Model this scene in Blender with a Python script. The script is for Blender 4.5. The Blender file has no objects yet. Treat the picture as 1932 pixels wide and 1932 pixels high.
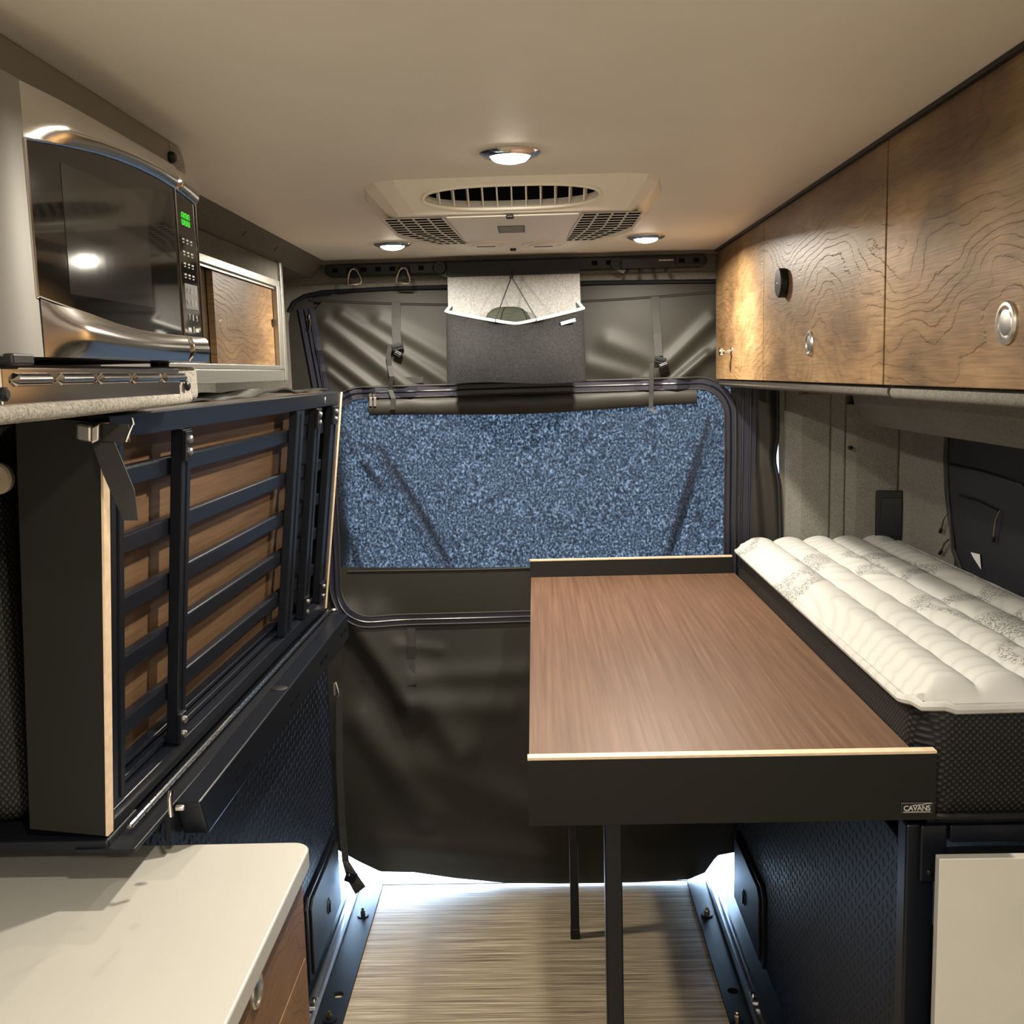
import bpy, bmesh, math, random
from mathutils import Vector, Matrix
random.seed(4)
S = bpy.context.scene
COL = S.collection
# ------------------------------------------------------------------ camera
F = 1965.0; PITCH, YAW, ROLL = .1325, .0235, .0262; EYE = Vector((0, 0, 1.58))
_f = Vector((-math.sin(YAW)*math.cos(PITCH), math.cos(YAW)*math.cos(PITCH), -math.sin(PITCH)))
_r0 = Vector((math.cos(YAW), math.sin(YAW), 0)); _d0 = _f.cross(_r0)
CR = _r0*math.cos(ROLL) + _d0*math.sin(ROLL); CD = -_r0*math.sin(ROLL) + _d0*math.cos(ROLL)
cam_d = bpy.data.cameras.new('camera'); cam = bpy.data.objects.new('camera', cam_d); COL.objects.link(cam)
cam.matrix_world = Matrix(((CR.x, -CD.x, -_f.x, EYE.x), (CR.y, -CD.y, -_f.y, EYE.y), (CR.z, -CD.z, -_f.z, EYE.z), (0, 0, 0, 1)))
cam_d.sensor_width = 36; cam_d.lens = 36*F/1932; cam_d.clip_start = .02
S.camera = cam
# ------------------------------------------------------------------ light, sky, exposure
S.view_settings.view_transform = 'Standard'; S.view_settings.look = 'None'
S.view_settings.exposure = 0.0; S.view_settings.gamma = 1; S.view_settings.use_curve_mapping = False
W = bpy.data.worlds.new('sky'); S.world = W; W.use_nodes = True
bg = W.node_tree.nodes['Background']; bg.inputs[0].default_value = (.47, .70, 1, 1); bg.inputs[1].default_value = 36.0
LAMP_W = 14.5; LAMP_COL = (1, .915, .775)

def A(px, py, x=None, y=None, z=None):
    """the point of the real plane x=, y= or z= that shows at pixel (px, py)"""
    d = _f + CR*((px-966)/F) + CD*((py-966)/F)
    t = (x-EYE.x)/d.x if x is not None else (y-EYE.y)/d.y if y is not None else (z-EYE.z)/d.z
    return EYE + d*t

# ------------------------------------------------------------------ mesh builder
class MB:
    def __init__(s): s.v = []; s.f = []
    def add(s, vs, fs):
        o = len(s.v); s.v += [Vector(v) for v in vs]; s.f += [tuple(i+o for i in f) for f in fs]; return s
    def hexa(s, p):      # p: bottom 4 (ccw), top 4
        return s.add(p, [(3,2,1,0), (4,5,6,7), (0,1,5,4), (1,2,6,5), (2,3,7,6), (3,0,4,7)])
    def box(s, x0, x1, y0, y1, z0, z1):
        return s.hexa([(x0,y0,z0),(x1,y0,z0),(x1,y1,z0),(x0,y1,z0),(x0,y0,z1),(x1,y0,z1),(x1,y1,z1),(x0,y1,z1)])
    def obox(s, c, a, b, n):   # half vectors
        c, a, b, n = map(Vector, (c, a, b, n))
        return s.hexa([c-a-b-n, c+a-b-n, c+a+b-n, c-a+b-n, c-a-b+n, c+a-b+n, c+a+b+n, c-a+b+n])
    def prism(s, poly, off):
        n = len(poly); off = Vector(off); p = [Vector(q) for q in poly]
        return s.add(p+[q+off for q in p], [tuple(range(n))[::-1], tuple(range(n, 2*n))]+[(i, (i+1) % n, (i+1) % n+n, i+n) for i in range(n)])
    def lathe(s, o, ax, prof, n=28, sx=1.0):
        o = Vector(o); ax = Vector(ax).normalized(); u = ax.orthogonal().normalized(); w = ax.cross(u)
        vs = []; fs = []
        for r, h in prof:
            for k in range(n):
                a = 2*math.pi*k/n; vs.append(o+ax*h+(u*math.cos(a)+w*math.sin(a))*r)
        m = len(prof)
        for j in range(m-1):
            for k in range(n): fs.append((j*n+k, j*n+(k+1) % n, (j+1)*n+(k+1) % n, (j+1)*n+k))
        if prof[0][0] > 1e-6: fs.append(tuple(range(n))[::-1])
        if prof[-1][0] > 1e-6: fs.append(tuple((m-1)*n+k for k in range(n)))
        return s.add(vs, fs)
    def cyl(s, p0, p1, r, r1=None, n=20):
        p0, p1 = Vector(p0), Vector(p1); d = p1-p0
        return s.lathe(p0, d, [(r, 0), (r if r1 is None else r1, d.length)], n)
    def tube(s, pts, r, n=8, closed=False):
        P = [Vector(p) for p in pts]; m = len(P); vs = []; fs = []; u = None
        for i in range(m):
            a = P[(i-1) % m] if closed or i else P[i]; b = P[(i+1) % m] if closed or i < m-1 else P[i]
            t = (b-a).normalized(); u = (t.orthogonal() if u is None else u-t*u.dot(t)).normalized(); w = t.cross(u)
            rr = r[i] if isinstance(r, (list, tuple)) else r
            for k in range(n):
                q = 2*math.pi*k/n; vs.append(P[i]+(u*math.cos(q)+w*math.sin(q))*rr)
        for i in range(m if closed else m-1):
            j = (i+1) % m
            for k in range(n): fs.append((i*n+k, i*n+(k+1) % n, j*n+(k+1) % n, j*n+k))
        if not closed: fs += [tuple(range(n))[::-1], tuple((m-1)*n+k for k in range(n))]
        return s.add(vs, fs)
    def ribbon(s, pts, wv, tv, closed=False):     # rectangular section swept along pts; wv/tv half vectors (const or per point)
        m = len(pts); vs = []; fs = []
        for i, p in enumerate(pts):
            w = Vector(wv[i]) if isinstance(wv, list) else Vector(wv); t = Vector(tv[i]) if isinstance(tv, list) else Vector(tv); p = Vector(p)
            vs += [p-w-t, p+w-t, p+w+t, p-w+t]
        for i in range(m if closed else m-1):
            j = (i+1) % m
            for k in range(4): fs.append((i*4+k, i*4+(k+1) % 4, j*4+(k+1) % 4, j*4+k))
        if not closed: fs += [(3,2,1,0), tuple((m-1)*4+k for k in range(4))]
        return s.add(vs, fs)
    def grid(s, nu, nv, fn, mask=None):
        vs = [fn(i/nu, j/nv) for j in range(nv+1) for i in range(nu+1)]; fs = []
        for j in range(nv):
            for i in range(nu):
                if mask is None or mask((i+.5)/nu, (j+.5)/nv): fs.append((j*(nu+1)+i, j*(nu+1)+i+1, (j+1)*(nu+1)+i+1, (j+1)*(nu+1)+i))
        return s.add(vs, fs)
    def sheet(s, nu, nv, fn, off):   # closed thick sheet
        off = Vector(off); g = MB().grid(nu, nv, fn); n = len(g.v); fs = list(g.f)+[tuple(i+n for i in f)[::-1] for f in g.f]
        ring = [i for i in range(nu)]+[nu+j*(nu+1) for j in range(nv)]+[nv*(nu+1)+i for i in range(nu, 0, -1)]+[j*(nu+1) for j in range(nv, 0, -1)]
        for a, b in zip(ring, ring[1:]+ring[:1]): fs.append((b, a, a+n, b+n))
        return s.add(g.v+[q+off for q in g.v], fs)
    def merge(s, o): return s.add(o.v, o.f)

def wpos(o):
    p = Vector((0, 0, 0))
    while o: p = p+o.location; o = o.parent
    return p
def obj(name, mb, mat, parent=None, bevel=0, smooth=False, seg=2, origin=None, ang=35):
    if parent: org = wpos(parent)
    elif origin: org = Vector(origin)
    else:
        lo = [min(v[i] for v in mb.v) for i in range(3)]; hi = [max(v[i] for v in mb.v) for i in range(3)]
        org = Vector(((lo[0]+hi[0])/2, (lo[1]+hi[1])/2, lo[2]))
    me = bpy.data.meshes.new(name); me.from_pydata([tuple(v-org) for v in mb.v], [], mb.f)
    bm = bmesh.new(); bm.from_mesh(me); bmesh.ops.recalc_face_normals(bm, faces=bm.faces); bm.to_mesh(me); bm.free()
    if smooth:
        me.polygons.foreach_set('use_smooth', [True]*len(me.polygons)); me.set_sharp_from_angle(angle=math.radians(ang))
    me.materials.append(mat)
    o = bpy.data.objects.new(name, me); COL.objects.link(o)
    if parent: o.parent = parent
    else: o.location = org
    if bevel:
        b = o.modifiers.new('bevel', 'BEVEL'); b.width = bevel; b.segments = seg; b.limit_method = 'ANGLE'; b.angle_limit = math.radians(40); b.harden_normals = False
    return o
def cut(o, cutter):
    c = obj('cutter', cutter, o.data.materials[0], origin=(0, 0, 0))
    m = o.modifiers.new('cut', 'BOOLEAN'); m.operation = 'DIFFERENCE'; m.object = c; m.solver = 'EXACT'
    bpy.context.view_layer.update()
    ev = o.evaluated_get(bpy.context.evaluated_depsgraph_get()); me = bpy.data.meshes.new_from_object(ev)
    o.modifiers.clear(); old = o.data; o.data = me; me.name = o.name; bpy.data.objects.remove(c); bpy.data.meshes.remove(old)
    return o
def tag(o, label, cat, group=None):
    o['label'] = label; o['category'] = cat
    if group: o['group'] = group
    return o
def thing(name, label, cat, loc, group=None):
    o = bpy.data.objects.new(name, None); COL.objects.link(o); o.location = Vector(loc); o.empty_display_size = .03
    return tag(o, label, cat, group)
def solo(name, mb, mat, label, cat, group=None, **k): return tag(obj(name, mb, mat, **k), label, cat, group)
def struct(name, mb, mat, **k):
    o = obj(name, mb, mat, **k); o['kind'] = 'structure'; return o
def stuff(o): o['kind'] = 'stuff'; return o
def duptree(o, loc, label=None, parent=None):
    c = o.copy(); COL.objects.link(c)
    if parent is not None: c.parent = parent
    else: c.location = Vector(loc)
    if label: c['label'] = label
    for ch in list(o.children): duptree(ch, None, None, c)
    return c

# ------------------------------------------------------------------ materials
def nt(name):
    m = bpy.data.materials.new(name); m.use_nodes = True; t = m.node_tree
    return m, t, t.nodes['Principled BSDF']
def N(t, kind, **kw):
    n = t.nodes.new(kind)
    for k, v in kw.items():
        if k in n.inputs: n.inputs[k].default_value = v
        else: setattr(n, k, v)
    return n
def coords(t, scale=(1, 1, 1)):
    tc = N(t, 'ShaderNodeTexCoord'); mp = N(t, 'ShaderNodeMapping'); mp.inputs['Scale'].default_value = scale
    t.links.new(tc.outputs['Object'], mp.inputs[0]); return mp.outputs[0]
def noise(t, vec, scale, detail=3, rough=.55):
    n = N(t, 'ShaderNodeTexNoise'); n.inputs['Scale'].default_value = scale; n.inputs['Detail'].default_value = detail; n.inputs['Roughness'].default_value = rough
    t.links.new(vec, n.inputs['Vector']); return n.outputs['Fac']
def ramp(t, fac, stops):
    r = N(t, 'ShaderNodeValToRGB'); e = r.color_ramp.elements
    while len(e) < len(stops): e.new(.5)
    for el, (p, c) in zip(e, stops): el.position = p; el.color = (*c, 1)
    t.links.new(fac, r.inputs[0]); return r.outputs[0]
def bump(t, b, h, strength, dist):
    n = N(t, 'ShaderNodeBump'); n.inputs['Strength'].default_value = strength; n.inputs['Distance'].default_value = dist
    t.links.new(h, n.inputs['Height']); t.links.new(n.outputs[0], b.inputs['Normal'])
def math2(t, op, a, b=None):
    n = N(t, 'ShaderNodeMath', operation=op)
    for i, q in enumerate((a, b)):
        if q is None: continue
        if isinstance(q, (int, float)): n.inputs[i].default_value = q
        else: t.links.new(q, n.inputs[i])
    return n.outputs[0]
def mixc(t, fac, a, b, mode='MIX'):
    n = N(t, 'ShaderNodeMix', data_type='RGBA', blend_type=mode)
    if isinstance(fac, (int, float)): n.inputs[0].default_value = fac
    else: t.links.new(fac, n.inputs[0])
    for i, q in ((6, a), (7, b)):
        if isinstance(q, tuple): n.inputs[i].default_value = (*q, 1)
        else: t.links.new(q, n.inputs[i])
    return n.outputs[2]
def plain(name, c, rough=.5, metal=0, spec=.5, var=0, vscale=40, bscale=0, bstr=.2, bdist=.001, scale=(1, 1, 1), coat=0):
    m, t, b = nt(name); b.inputs['Roughness'].default_value = rough; b.inputs['Metallic'].default_value = metal
    b.inputs['Specular IOR Level'].default_value = spec; b.inputs['Coat Weight'].default_value = coat
    b.inputs['Base Color'].default_value = (*c, 1)
    v = coords(t, scale)
    if var:
        f = noise(t, v, vscale, 4)
        t.links.new(ramp(t, f, [(.3, tuple(q*(1-var) for q in c)), (.7, tuple(min(1, q*(1+var)) for q in c))]), b.inputs['Base Color'])
    if bscale: bump(t, b, noise(t, v, bscale, 3), bstr, bdist)
    return m
def emit(name, c, s):
    m, t, b = nt(name); b.inputs['Emission Color'].default_value = (*c, 1); b.inputs['Emission Strength'].default_value = s; b.inputs['Base Color'].default_value = (*c, 1)
    return m
def oak(name, dark, mid, light, seed):
    m, t, b = nt(name); v0 = coords(t)
    mp = N(t, 'ShaderNodeMapping'); mp.inputs['Location'].default_value = (seed, seed*.7, seed*.3); t.links.new(v0, mp.inputs[0]); v = mp.outputs[0]
    sep = N(t, 'ShaderNodeSeparateXYZ'); t.links.new(v, sep.inputs[0])
    def st(sy, sz):
        mm = N(t, 'ShaderNodeMapping'); mm.inputs['Scale'].default_value = (.2, sy, sz); t.links.new(v, mm.inputs[0]); return mm.outputs[0]
    big = noise(t, st(2.2, 5.0), 1, 2, .45)
    z = math2(t, 'ADD', math2(t, 'MULTIPLY', sep.outputs[2], 5.0), math2(t, 'MULTIPLY', big, 2.6))
    z = math2(t, 'ADD', z, math2(t, 'MULTIPLY', noise(t, st(9, 26), 1, 4, .6), .22))
    ring = math2(t, 'FRACT', math2(t, 'MULTIPLY', z, 7.5))
    fine = noise(t, st(14, 320), 1, 4, .6)
    blotch = noise(t, st(3.5, 7), 1, 4, .6)
    base = ramp(t, blotch, [(.28, dark), (.5, mid), (.72, light)])
    streak = ramp(t, fine, [(.3, (.62, .6, .58)), (.65, (1.12, 1.1, 1.08))])
    c1 = mixc(t, .8, base, streak, 'MULTIPLY')
    crackmask = ramp(t, noise(t, st(4, 9), 1.3, 2), [(.38, (.08, .08, .08)), (.60, (1, 1, 1))])
    line = ramp(t, ring, [(0, (1, 1, 1)), (.045, (.25, .25, .25)), (.12, (0, 0, 0)), (1, (0, 0, 0))])
    lm = math2(t, 'MULTIPLY', math2(t, 'MULTIPLY', line, crackmask), ramp(t, noise(t, st(30, 60), 1, 2), [(.3, (0, 0, 0)), (.52, (1, 1, 1))]))
    soft = ramp(t, ring, [(0, (.78, .78, .78)), (.5, (1.05, 1.05, 1.05)), (1, (.9, .9, .9))])
    c2 = mixc(t, .55, c1, soft, 'MULTIPLY')
    c3 = mixc(t, math2(t, 'MULTIPLY', lm, .75), c2, (.03, .016, .008))
    t.links.new(c3, b.inputs['Base Color']); b.inputs['Roughness'].default_value = .42; b.inputs['Specular IOR Level'].default_value = .4
    h = math2(t, 'SUBTRACT', math2(t, 'MULTIPLY', fine, .35), lm)
    bump(t, b, h, .5, .0015)
    return m
def streaky(name, stops, scale, rough=.45, bstr=.15, fine=None, spec=.4):
    m, t, b = nt(name); v = coords(t, scale); f = noise(t, v, 1, 6, .65)
    t.links.new(ramp(t, f, stops), b.inputs['Base Color']); b.inputs['Roughness'].default_value = rough; b.inputs['Specular IOR Level'].default_value = spec
    bump(t, b, f, bstr, .001); return m
def fabric(name, c, sc=500, var=.28, rough=.95):
    m, t, b = nt(name); v = coords(t)
    f1 = noise(t, coords(t, (sc, sc, sc*.35)), 1, 2); f2 = noise(t, coords(t, (sc*.35, sc*.35, sc)), 1, 2)
    f = math2(t, 'MULTIPLY', math2(t, 'ADD', f1, f2), .5); g = math2(t, 'ADD', f, math2(t, 'MULTIPLY', math2(t, 'SUBTRACT', noise(t, v, 9, 3), .5), .15))
    t.links.new(ramp(t, g, [(.36, tuple(q*(1-var) for q in c)), (.64, tuple(q*(1+var) for q in c))]), b.inputs['Base Color'])
    b.inputs['Roughness'].default_value = rough; b.inputs['Specular IOR Level'].default_value = .15; bump(t, b, f, .5, .0012); return m
def spacer_mesh(name, c0, c1, k=600):
    m, t, b = nt(name); sep = N(t, 'ShaderNodeSeparateXYZ'); t.links.new(coords(t), sep.inputs[0])
    sx = math2(t, 'SINE', math2(t, 'MULTIPLY', math2(t, 'ADD', sep.outputs[0], sep.outputs[1]), k)); sz = math2(t, 'SINE', math2(t, 'MULTIPLY', sep.outputs[2], k))
    f = math2(t, 'ADD', math2(t, 'MULTIPLY', math2(t, 'MULTIPLY', sx, sz), .5), .5)
    t.links.new(ramp(t, f, [(.5, c0), (.85, c1)]), b.inputs['Base Color']); b.inputs['Roughness'].default_value = .6; b.inputs['Specular IOR Level'].default_value = .3
    bump(t, b, f, .4, .0014); return m

MT = {}
MT['ceiling'] = plain('ceiling_vinyl', (.84, .80, .72), .55, var=.03, vscale=3, bscale=500, bstr=.08)
MT['grey'] = fabric('grey_headliner_fabric', (.15, .143, .125))
MT['greydark'] = fabric('charcoal_headliner_fabric', (.13, .12, .105))
MT['tweed'] = fabric('light_tweed_fabric', (.30, .28, .245), 420, .4)
MT['felt'] = fabric('light_grey_felt', (.30, .30, .295), 350, .25)
MT['feltdark'] = fabric('dark_grey_felt', (.018, .018, .0185), 420, .35)
MT['navy'] = plain('navy_black_fabric', (.007, .008, .013), .75, bscale=600, bstr=.3)
MT['oak'] = oak('rustic_oak_laminate', (.095, .055, .024), (.22, .130, .057), (.36, .235, .115), 1.3)
MT['oak2'] = oak('rustic_oak_sliding', (.095, .055, .025), (.20, .118, .054), (.29, .185, .09), 7.1)
MT['oak4'] = oak('grey_oak_sliding', (.09, .066, .042), (.155, .115, .075), (.21, .165, .11), 5.2)
MT['oak3'] = oak('brown_oak_drawer', (.10, .05, .024), (.17, .085, .04), (.24, .13, .062), 3.7)
MT['walnut'] = streaky('walnut_laminate', [(.25, (.078, .040, .023)), (.5, (.115, .062, .036)), (.75, (.16, .092, .056))], (130, 2.2, 1), .42)
MT['veneer'] = streaky('brown_veneer', [(.3, (.085, .046, .021)), (.7, (.15, .085, .042))], (30, 5, 160), .5)
MT['floor'] = streaky('woven_vinyl_floor', [(.36, (.12, .091, .058)), (.47, (.28, .222, .147)), (.57, (.38, .315, .215)), (.68, (.62, .54, .41))], (3.2, 170, 1), .5, .3)
MT['ply'] = plain('birch_plywood_edge', (.66, .50, .34), .5, var=.12, vscale=60)
MT['white'] = plain('white_solid_surface', (.42, .405, .365), .34, var=.015, vscale=5)
MT['whitepl'] = plain('white_plastic', (.84, .80, .72), .38)
MT['whitelam'] = plain('white_laminate', (.58, .56, .50), .5, var=.03, vscale=8)
MT['black'] = plain('black_powder_coat', (.005, .006, .009), .42, spec=.3, bscale=900, bstr=.1)
MT['blacklam'] = plain('black_matte_laminate', (.0075, .0072, .006), .5, spec=.28)
MT['blackgloss'] = plain('black_anodised', (.005, .0065, .011), .32, spec=.35)
MT['blackplas'] = plain('black_plastic', (.007, .007, .008), .45, spec=.35)
MT['tread'] = plain('black_tread_daylight_tint', (.007, .0115, .025), .45, spec=.35, bscale=700, bstr=.15)  # black plate, with the blue daylight spill tinted into its base colour
MT['recess'] = plain('vent_dark', (.004, .004, .005), .9, spec=.05)
MT['nylon'] = plain('black_ripstop_nylon', (.021, .0195, .0155), .52, spec=.3, bscale=900, bstr=.15, var=.06, vscale=6)
MT['web'] = plain('black_webbing', (.013, .012, .0105), .6, bscale=1200, bstr=.5)
MT['zip'] = plain('navy_zip_tape', (.014, .014, .026), .4, spec=.6, bscale=500, bstr=.5)
MT['chrome'] = plain('chrome', (.78, .76, .72), .12, 1)
MT['nickel'] = plain('brushed_nickel', (.62, .60, .57), .32, 1)
MT['steel'] = plain('stainless_steel', (.36, .35, .33), .55, 1, bscale=30, bstr=.02, scale=(1, 1, 14))
MT['steelbr'] = plain('polished_steel', (.62, .60, .57), .12, 1)
MT['alu'] = plain('satin_aluminium', (.42, .41, .38), .42, 1)
MT['aludk'] = plain('anodised_track', (.50, .52, .55), .33, 1)
MT['glass'] = plain('black_oven_glass', (.008, .0075, .007), .05, spec=.55)
MT['digit'] = emit('green_display', (.10, 1, .07), .55)
MT['key'] = plain('grey_key_print', (.38, .37, .35), .5)
MT['keypad'] = plain('grey_keypad', (.075, .072, .07), .4)
MT['lens'] = emit('warm_lamp_lens', (1, .90, .72), 30)
MT['meshside'] = spacer_mesh('black_spacer_mesh', (.002, .002, .002), (.028, .027, .025))
MT['olive'] = plain('olive_fabric', (.020, .025, .015), .75, var=.2, vscale=60)
MT['print'] = plain('pale_print', (.42, .40, .37), .5)
MT['whitepiping'] = plain('white_piping', (.72, .72, .72), .6)
MT['cream'] = plain('cream_panel', (.80, .77, .70), .6)
MT['concrete'] = plain('pale_paving', (.50, .52, .55), .8, var=.1, vscale=5)
MT['brass'] = plain('bronze_metal', (.30, .24, .14), .35, 1)
MT['beige'] = plain('beige_cap', (.52, .42, .30), .6)
# quilted knit with printed swirls
m, t, b = nt('white_quilt_knit'); v = coords(t)
vw = N(t, 'ShaderNodeTexWave', wave_type='RINGS'); vw.inputs['Scale'].default_value = 14; vw.inputs['Distortion'].default_value = 3.5; vw.inputs['Detail'].default_value = 1; vw.inputs['Detail Scale'].default_value = .8
t.links.new(coords(t, (1, .6, 1)), vw.inputs['Vector'])
swirl = ramp(t, vw.outputs['Fac'], [(.0, (.40, .395, .37)), (.22, (.44, .435, .41)), (1, (.455, .45, .43))])
dots = noise(t, coords(t, (240, 240, 240)), 1, 1)
pm = math2(t, 'MULTIPLY', ramp(t, noise(t, coords(t, (5, 3.4, 1)), 1, 1), [(.545, (0, 0, 0)), (.57, (1, 1, 1)), (.62, (1, 1, 1)), (.645, (0, 0, 0))]), ramp(t, dots, [(.48, (0, 0, 0)), (.55, (1, 1, 1))]))
t.links.new(mixc(t, math2(t, 'MULTIPLY', pm, .8), swirl, (.12, .118, .112)), b.inputs['Base Color']); b.inputs['Roughness'].default_value = .9; b.inputs['Specular IOR Level'].default_value = .2
bump(t, b, math2(t, 'ADD', math2(t, 'MULTIPLY', vw.outputs['Fac'], 1.0), math2(t, 'MULTIPLY', dots, .15)), .35, .0010); MT['quilt'] = m
# daylight coming through the knitted screen: translucent cloth
m, t, b = nt('blue_screen_mesh'); v = coords(t, (1, 1, .8))
f = noise(t, v, 180, 2.5, .6); col = ramp(t, f, [(.32, (.018, .020, .023)), (.46, (.050, .0525, .056)), (.57, (.098, .099, .101)), (.69, (.19, .184, .178))])
tr = N(t, 'ShaderNodeBsdfTranslucent'); t.links.new(col, tr.inputs[0]); df = N(t, 'ShaderNodeBsdfDiffuse'); df.inputs[0].default_value = (.012, .014, .02, 1)
m2, t2, b2 = nt('mesh_pleat'); tr2 = N(t2, 'ShaderNodeBsdfTranslucent'); tr2.inputs[0].default_value = (.72, .72, .73, 1); t2.links.new(tr2.outputs[0], t2.nodes['Material Output'].inputs[0]); MT['pleat'] = m2
ad = N(t, 'ShaderNodeAddShader'); t.links.new(tr.outputs[0], ad.inputs[0]); t.links.new(df.outputs[0], ad.inputs[1]); t.links.new(ad.outputs[0], t.nodes['Material Output'].inputs[0]); MT['mesh'] = m

# ------------------------------------------------------------------ room shell
XL, XR = -.93, 1.10
struct('floor', MB().box(-.506, .441, -1.7, 3.072, -.006, 0), MT['floor'])
struct('trim_1', MB().box(-.506, .441, 3.072, 3.082, -.03, .002), MT['blackgloss'])
struct('floor_2', MB().box(XL, XR, -1.75, 3.075, -.05, -.0065), MT['black'])
struct('ceiling', MB().box(-.587, .60, -1.7, 3.02, 1.91, 1.92), MT['ceiling'])
struct('roof', MB().box(XL-.02, XR+.02, -1.75, 3.2, 1.975, 2.0), MT['greydark'])
struct('wall_left', MB().box(XL-.03, XL, -1.75, 3.2, -.05, 1.98), MT['grey'])
struct('wall_right', MB().box(XR, XR+.03, -1.75, 3.2, -.05, 1.98), MT['grey'])
struct('wall_front', MB().box(XL, XR, -1.78, -1.75, -.05, 1.98), MT['cream'])
struct('bounce_panel_left', MB().box(XL, XL+.02, -1.75, -.25, 0, 1.865), MT['cream']); struct('bounce_panel_right', MB().box(XR-.02, XR, -1.75, .15, 0, 1.86), MT['cream'])  # cream side panels behind the viewer, added to bounce light onto the ceiling
# rear header behind the hook bar, with the arched opening under it
head = MB(); pts = [(-.93, 1.975)]
arch = [(-.93, 1.0), (-.712, 1.0), (-.708, 1.740), (-.70, 1.780), (-.685, 1.802), (-.655, 1.818), (-.60, 1.828), (-.4, 1.833), (.2, 1.833), (.70, 1.825), (.72, 1.0), (1.10, 1.0), (1.10, 1.975)]
head.prism([(x, 3.055, z) for x, z in pts+arch], (0, .10, 0)); struct('wall_rear', head, MT['grey'])
struct('trim_2', MB().tube([(-.70, 3.051, 1.775), (-.685, 3.051, 1.800), (-.655, 3.051, 1.816), (-.60, 3.051, 1.826), (-.4, 3.051, 1.831), (.2, 3.051, 1.831), (.70, 3.051, 1.823)], .006), MT['black'], smooth=True)
struct('trim_3', MB().tube([(-.66, 3.054, 1.846), (-.3, 3.0535, 1.852), (.56, 3.0535, 1.852)], .0022, 6), MT['greydark'], smooth=True)
struct('trim_4', MB().box(-.60, .60, 3.012, 3.055, 1.898, 1.935), MT['greydark'], bevel=.004)
struct('wall_rear_2', MB().box(-.93, -.66, 3.06, 3.12, -.05, 1.0).box(.625, 1.10, 3.06, 3.12, -.05, 1.0), MT['black'])
# left soffit between the ceiling and the sliding cabinet, one long sloping panel
so = MB().prism([(-.585, -1.7, 1.912), (-.632, -1.7, 1.866), (-.93, -1.7, 1.866), (-.93, -1.7, 1.975), (-.585, -1.7, 1.975)], (0, 4.755, 0)); struct('trim_5', so, MT['greydark'])
so = MB().prism([(.60, -1.7, 1.912), (.93, -1.7, 1.86), (1.10, -1.7, 1.86), (1.10, -1.7, 1.975), (.60, -1.7, 1.975)], (0, 4.755, 0)); struct('trim_6', so, MT['greydark'])
struct('trim_7', MB().box(.519, .531, .2, 3.05, 1.9035, 1.9095), MT['black'])
for (px, py) in ((461, 438), (521, 467)):
    p = A(px, py, x=-.607); 
    struct('trim_8', MB().lathe((p.x, p.y, 1.889), (.7, 0, -.72), [(.006, -.002), (.006, .0015), (.003, .003), (0, .003)], 12), MT['greydark'])
# outside paving seen through the gap under the curtain
g = thing('paving', 'pale outdoor paving seen through the gap below the curtain', 'pavement', (0, 4.4, -.6))
for i in range(10):
    for j in range(7):
        x = -2.6+i*.62; y = 3.2+j*.5
        obj('paving_slab', MB().box(x+.01, x+.61, y+.01, y+.49, -.66, -.6+random.uniform(-.006, .006)), MT['concrete'], g)
obj('gravel_bed', MB().box(-9, 9, 3.1, 16, -.72, -.62), MT['concrete'], g)

# ------------------------------------------------------------------ recessed ceiling lamps
def ceiling_lamp(x, y, label):
    t = thing('ceiling_light', label, 'light', (x, y, 1.91), 'round ceiling lights')
    obj('bezel', MB().lathe((x, y, 1.9102), (0, 0, -1), [(.030, .001), (.046, 0), (.047, .003), (.041, .007), (.033, .009), (.030, .006), (.030, .001)], 40), MT['chrome'], t, smooth=True)
    obj('lens', MB().lathe((x, y, 1.908), (0, 0, -1), [(.0298, 0), (.0298, .006), (.024, .011), (.013, .014), (0, .0145)], 32), MT['lens'], t, smooth=True)
    L = bpy.data.lights.new('lamp', 'AREA'); L.shape = 'DISK'; L.size = .05; L.energy = LAMP_W; L.spread = math.radians(170); L.color = LAMP_COL
    lo = bpy.data.objects.new('lamp', L); COL.objects.link(lo); lo.parent = t; lo.location = (0, 0, -.0185)
    return t
ceiling_lamp(-.027, 1.625, 'lit round ceiling light in front of the roof vent')
ceiling_lamp(-.345, 2.669, 'lit round ceiling light above the curtain, left of roof vent')
ceiling_lamp(.289, 2.669, 'lit round ceiling light above the curtain, right of roof vent')
ceiling_lamp(-.03, .42, 'round ceiling light just overhead, before the roof vent lamp')
ceiling_lamp(-.40, -.45, 'added round ceiling light over the counter, unseen behind the viewer')  # this and the next two lamps are added to lift the ceiling bounce
ceiling_lamp(.34, -.45, 'added round ceiling light over the right side, unseen behind the viewer')
ceiling_lamp(-.03, -1.2, 'added round ceiling light farthest forward, unseen behind the viewer')

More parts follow.
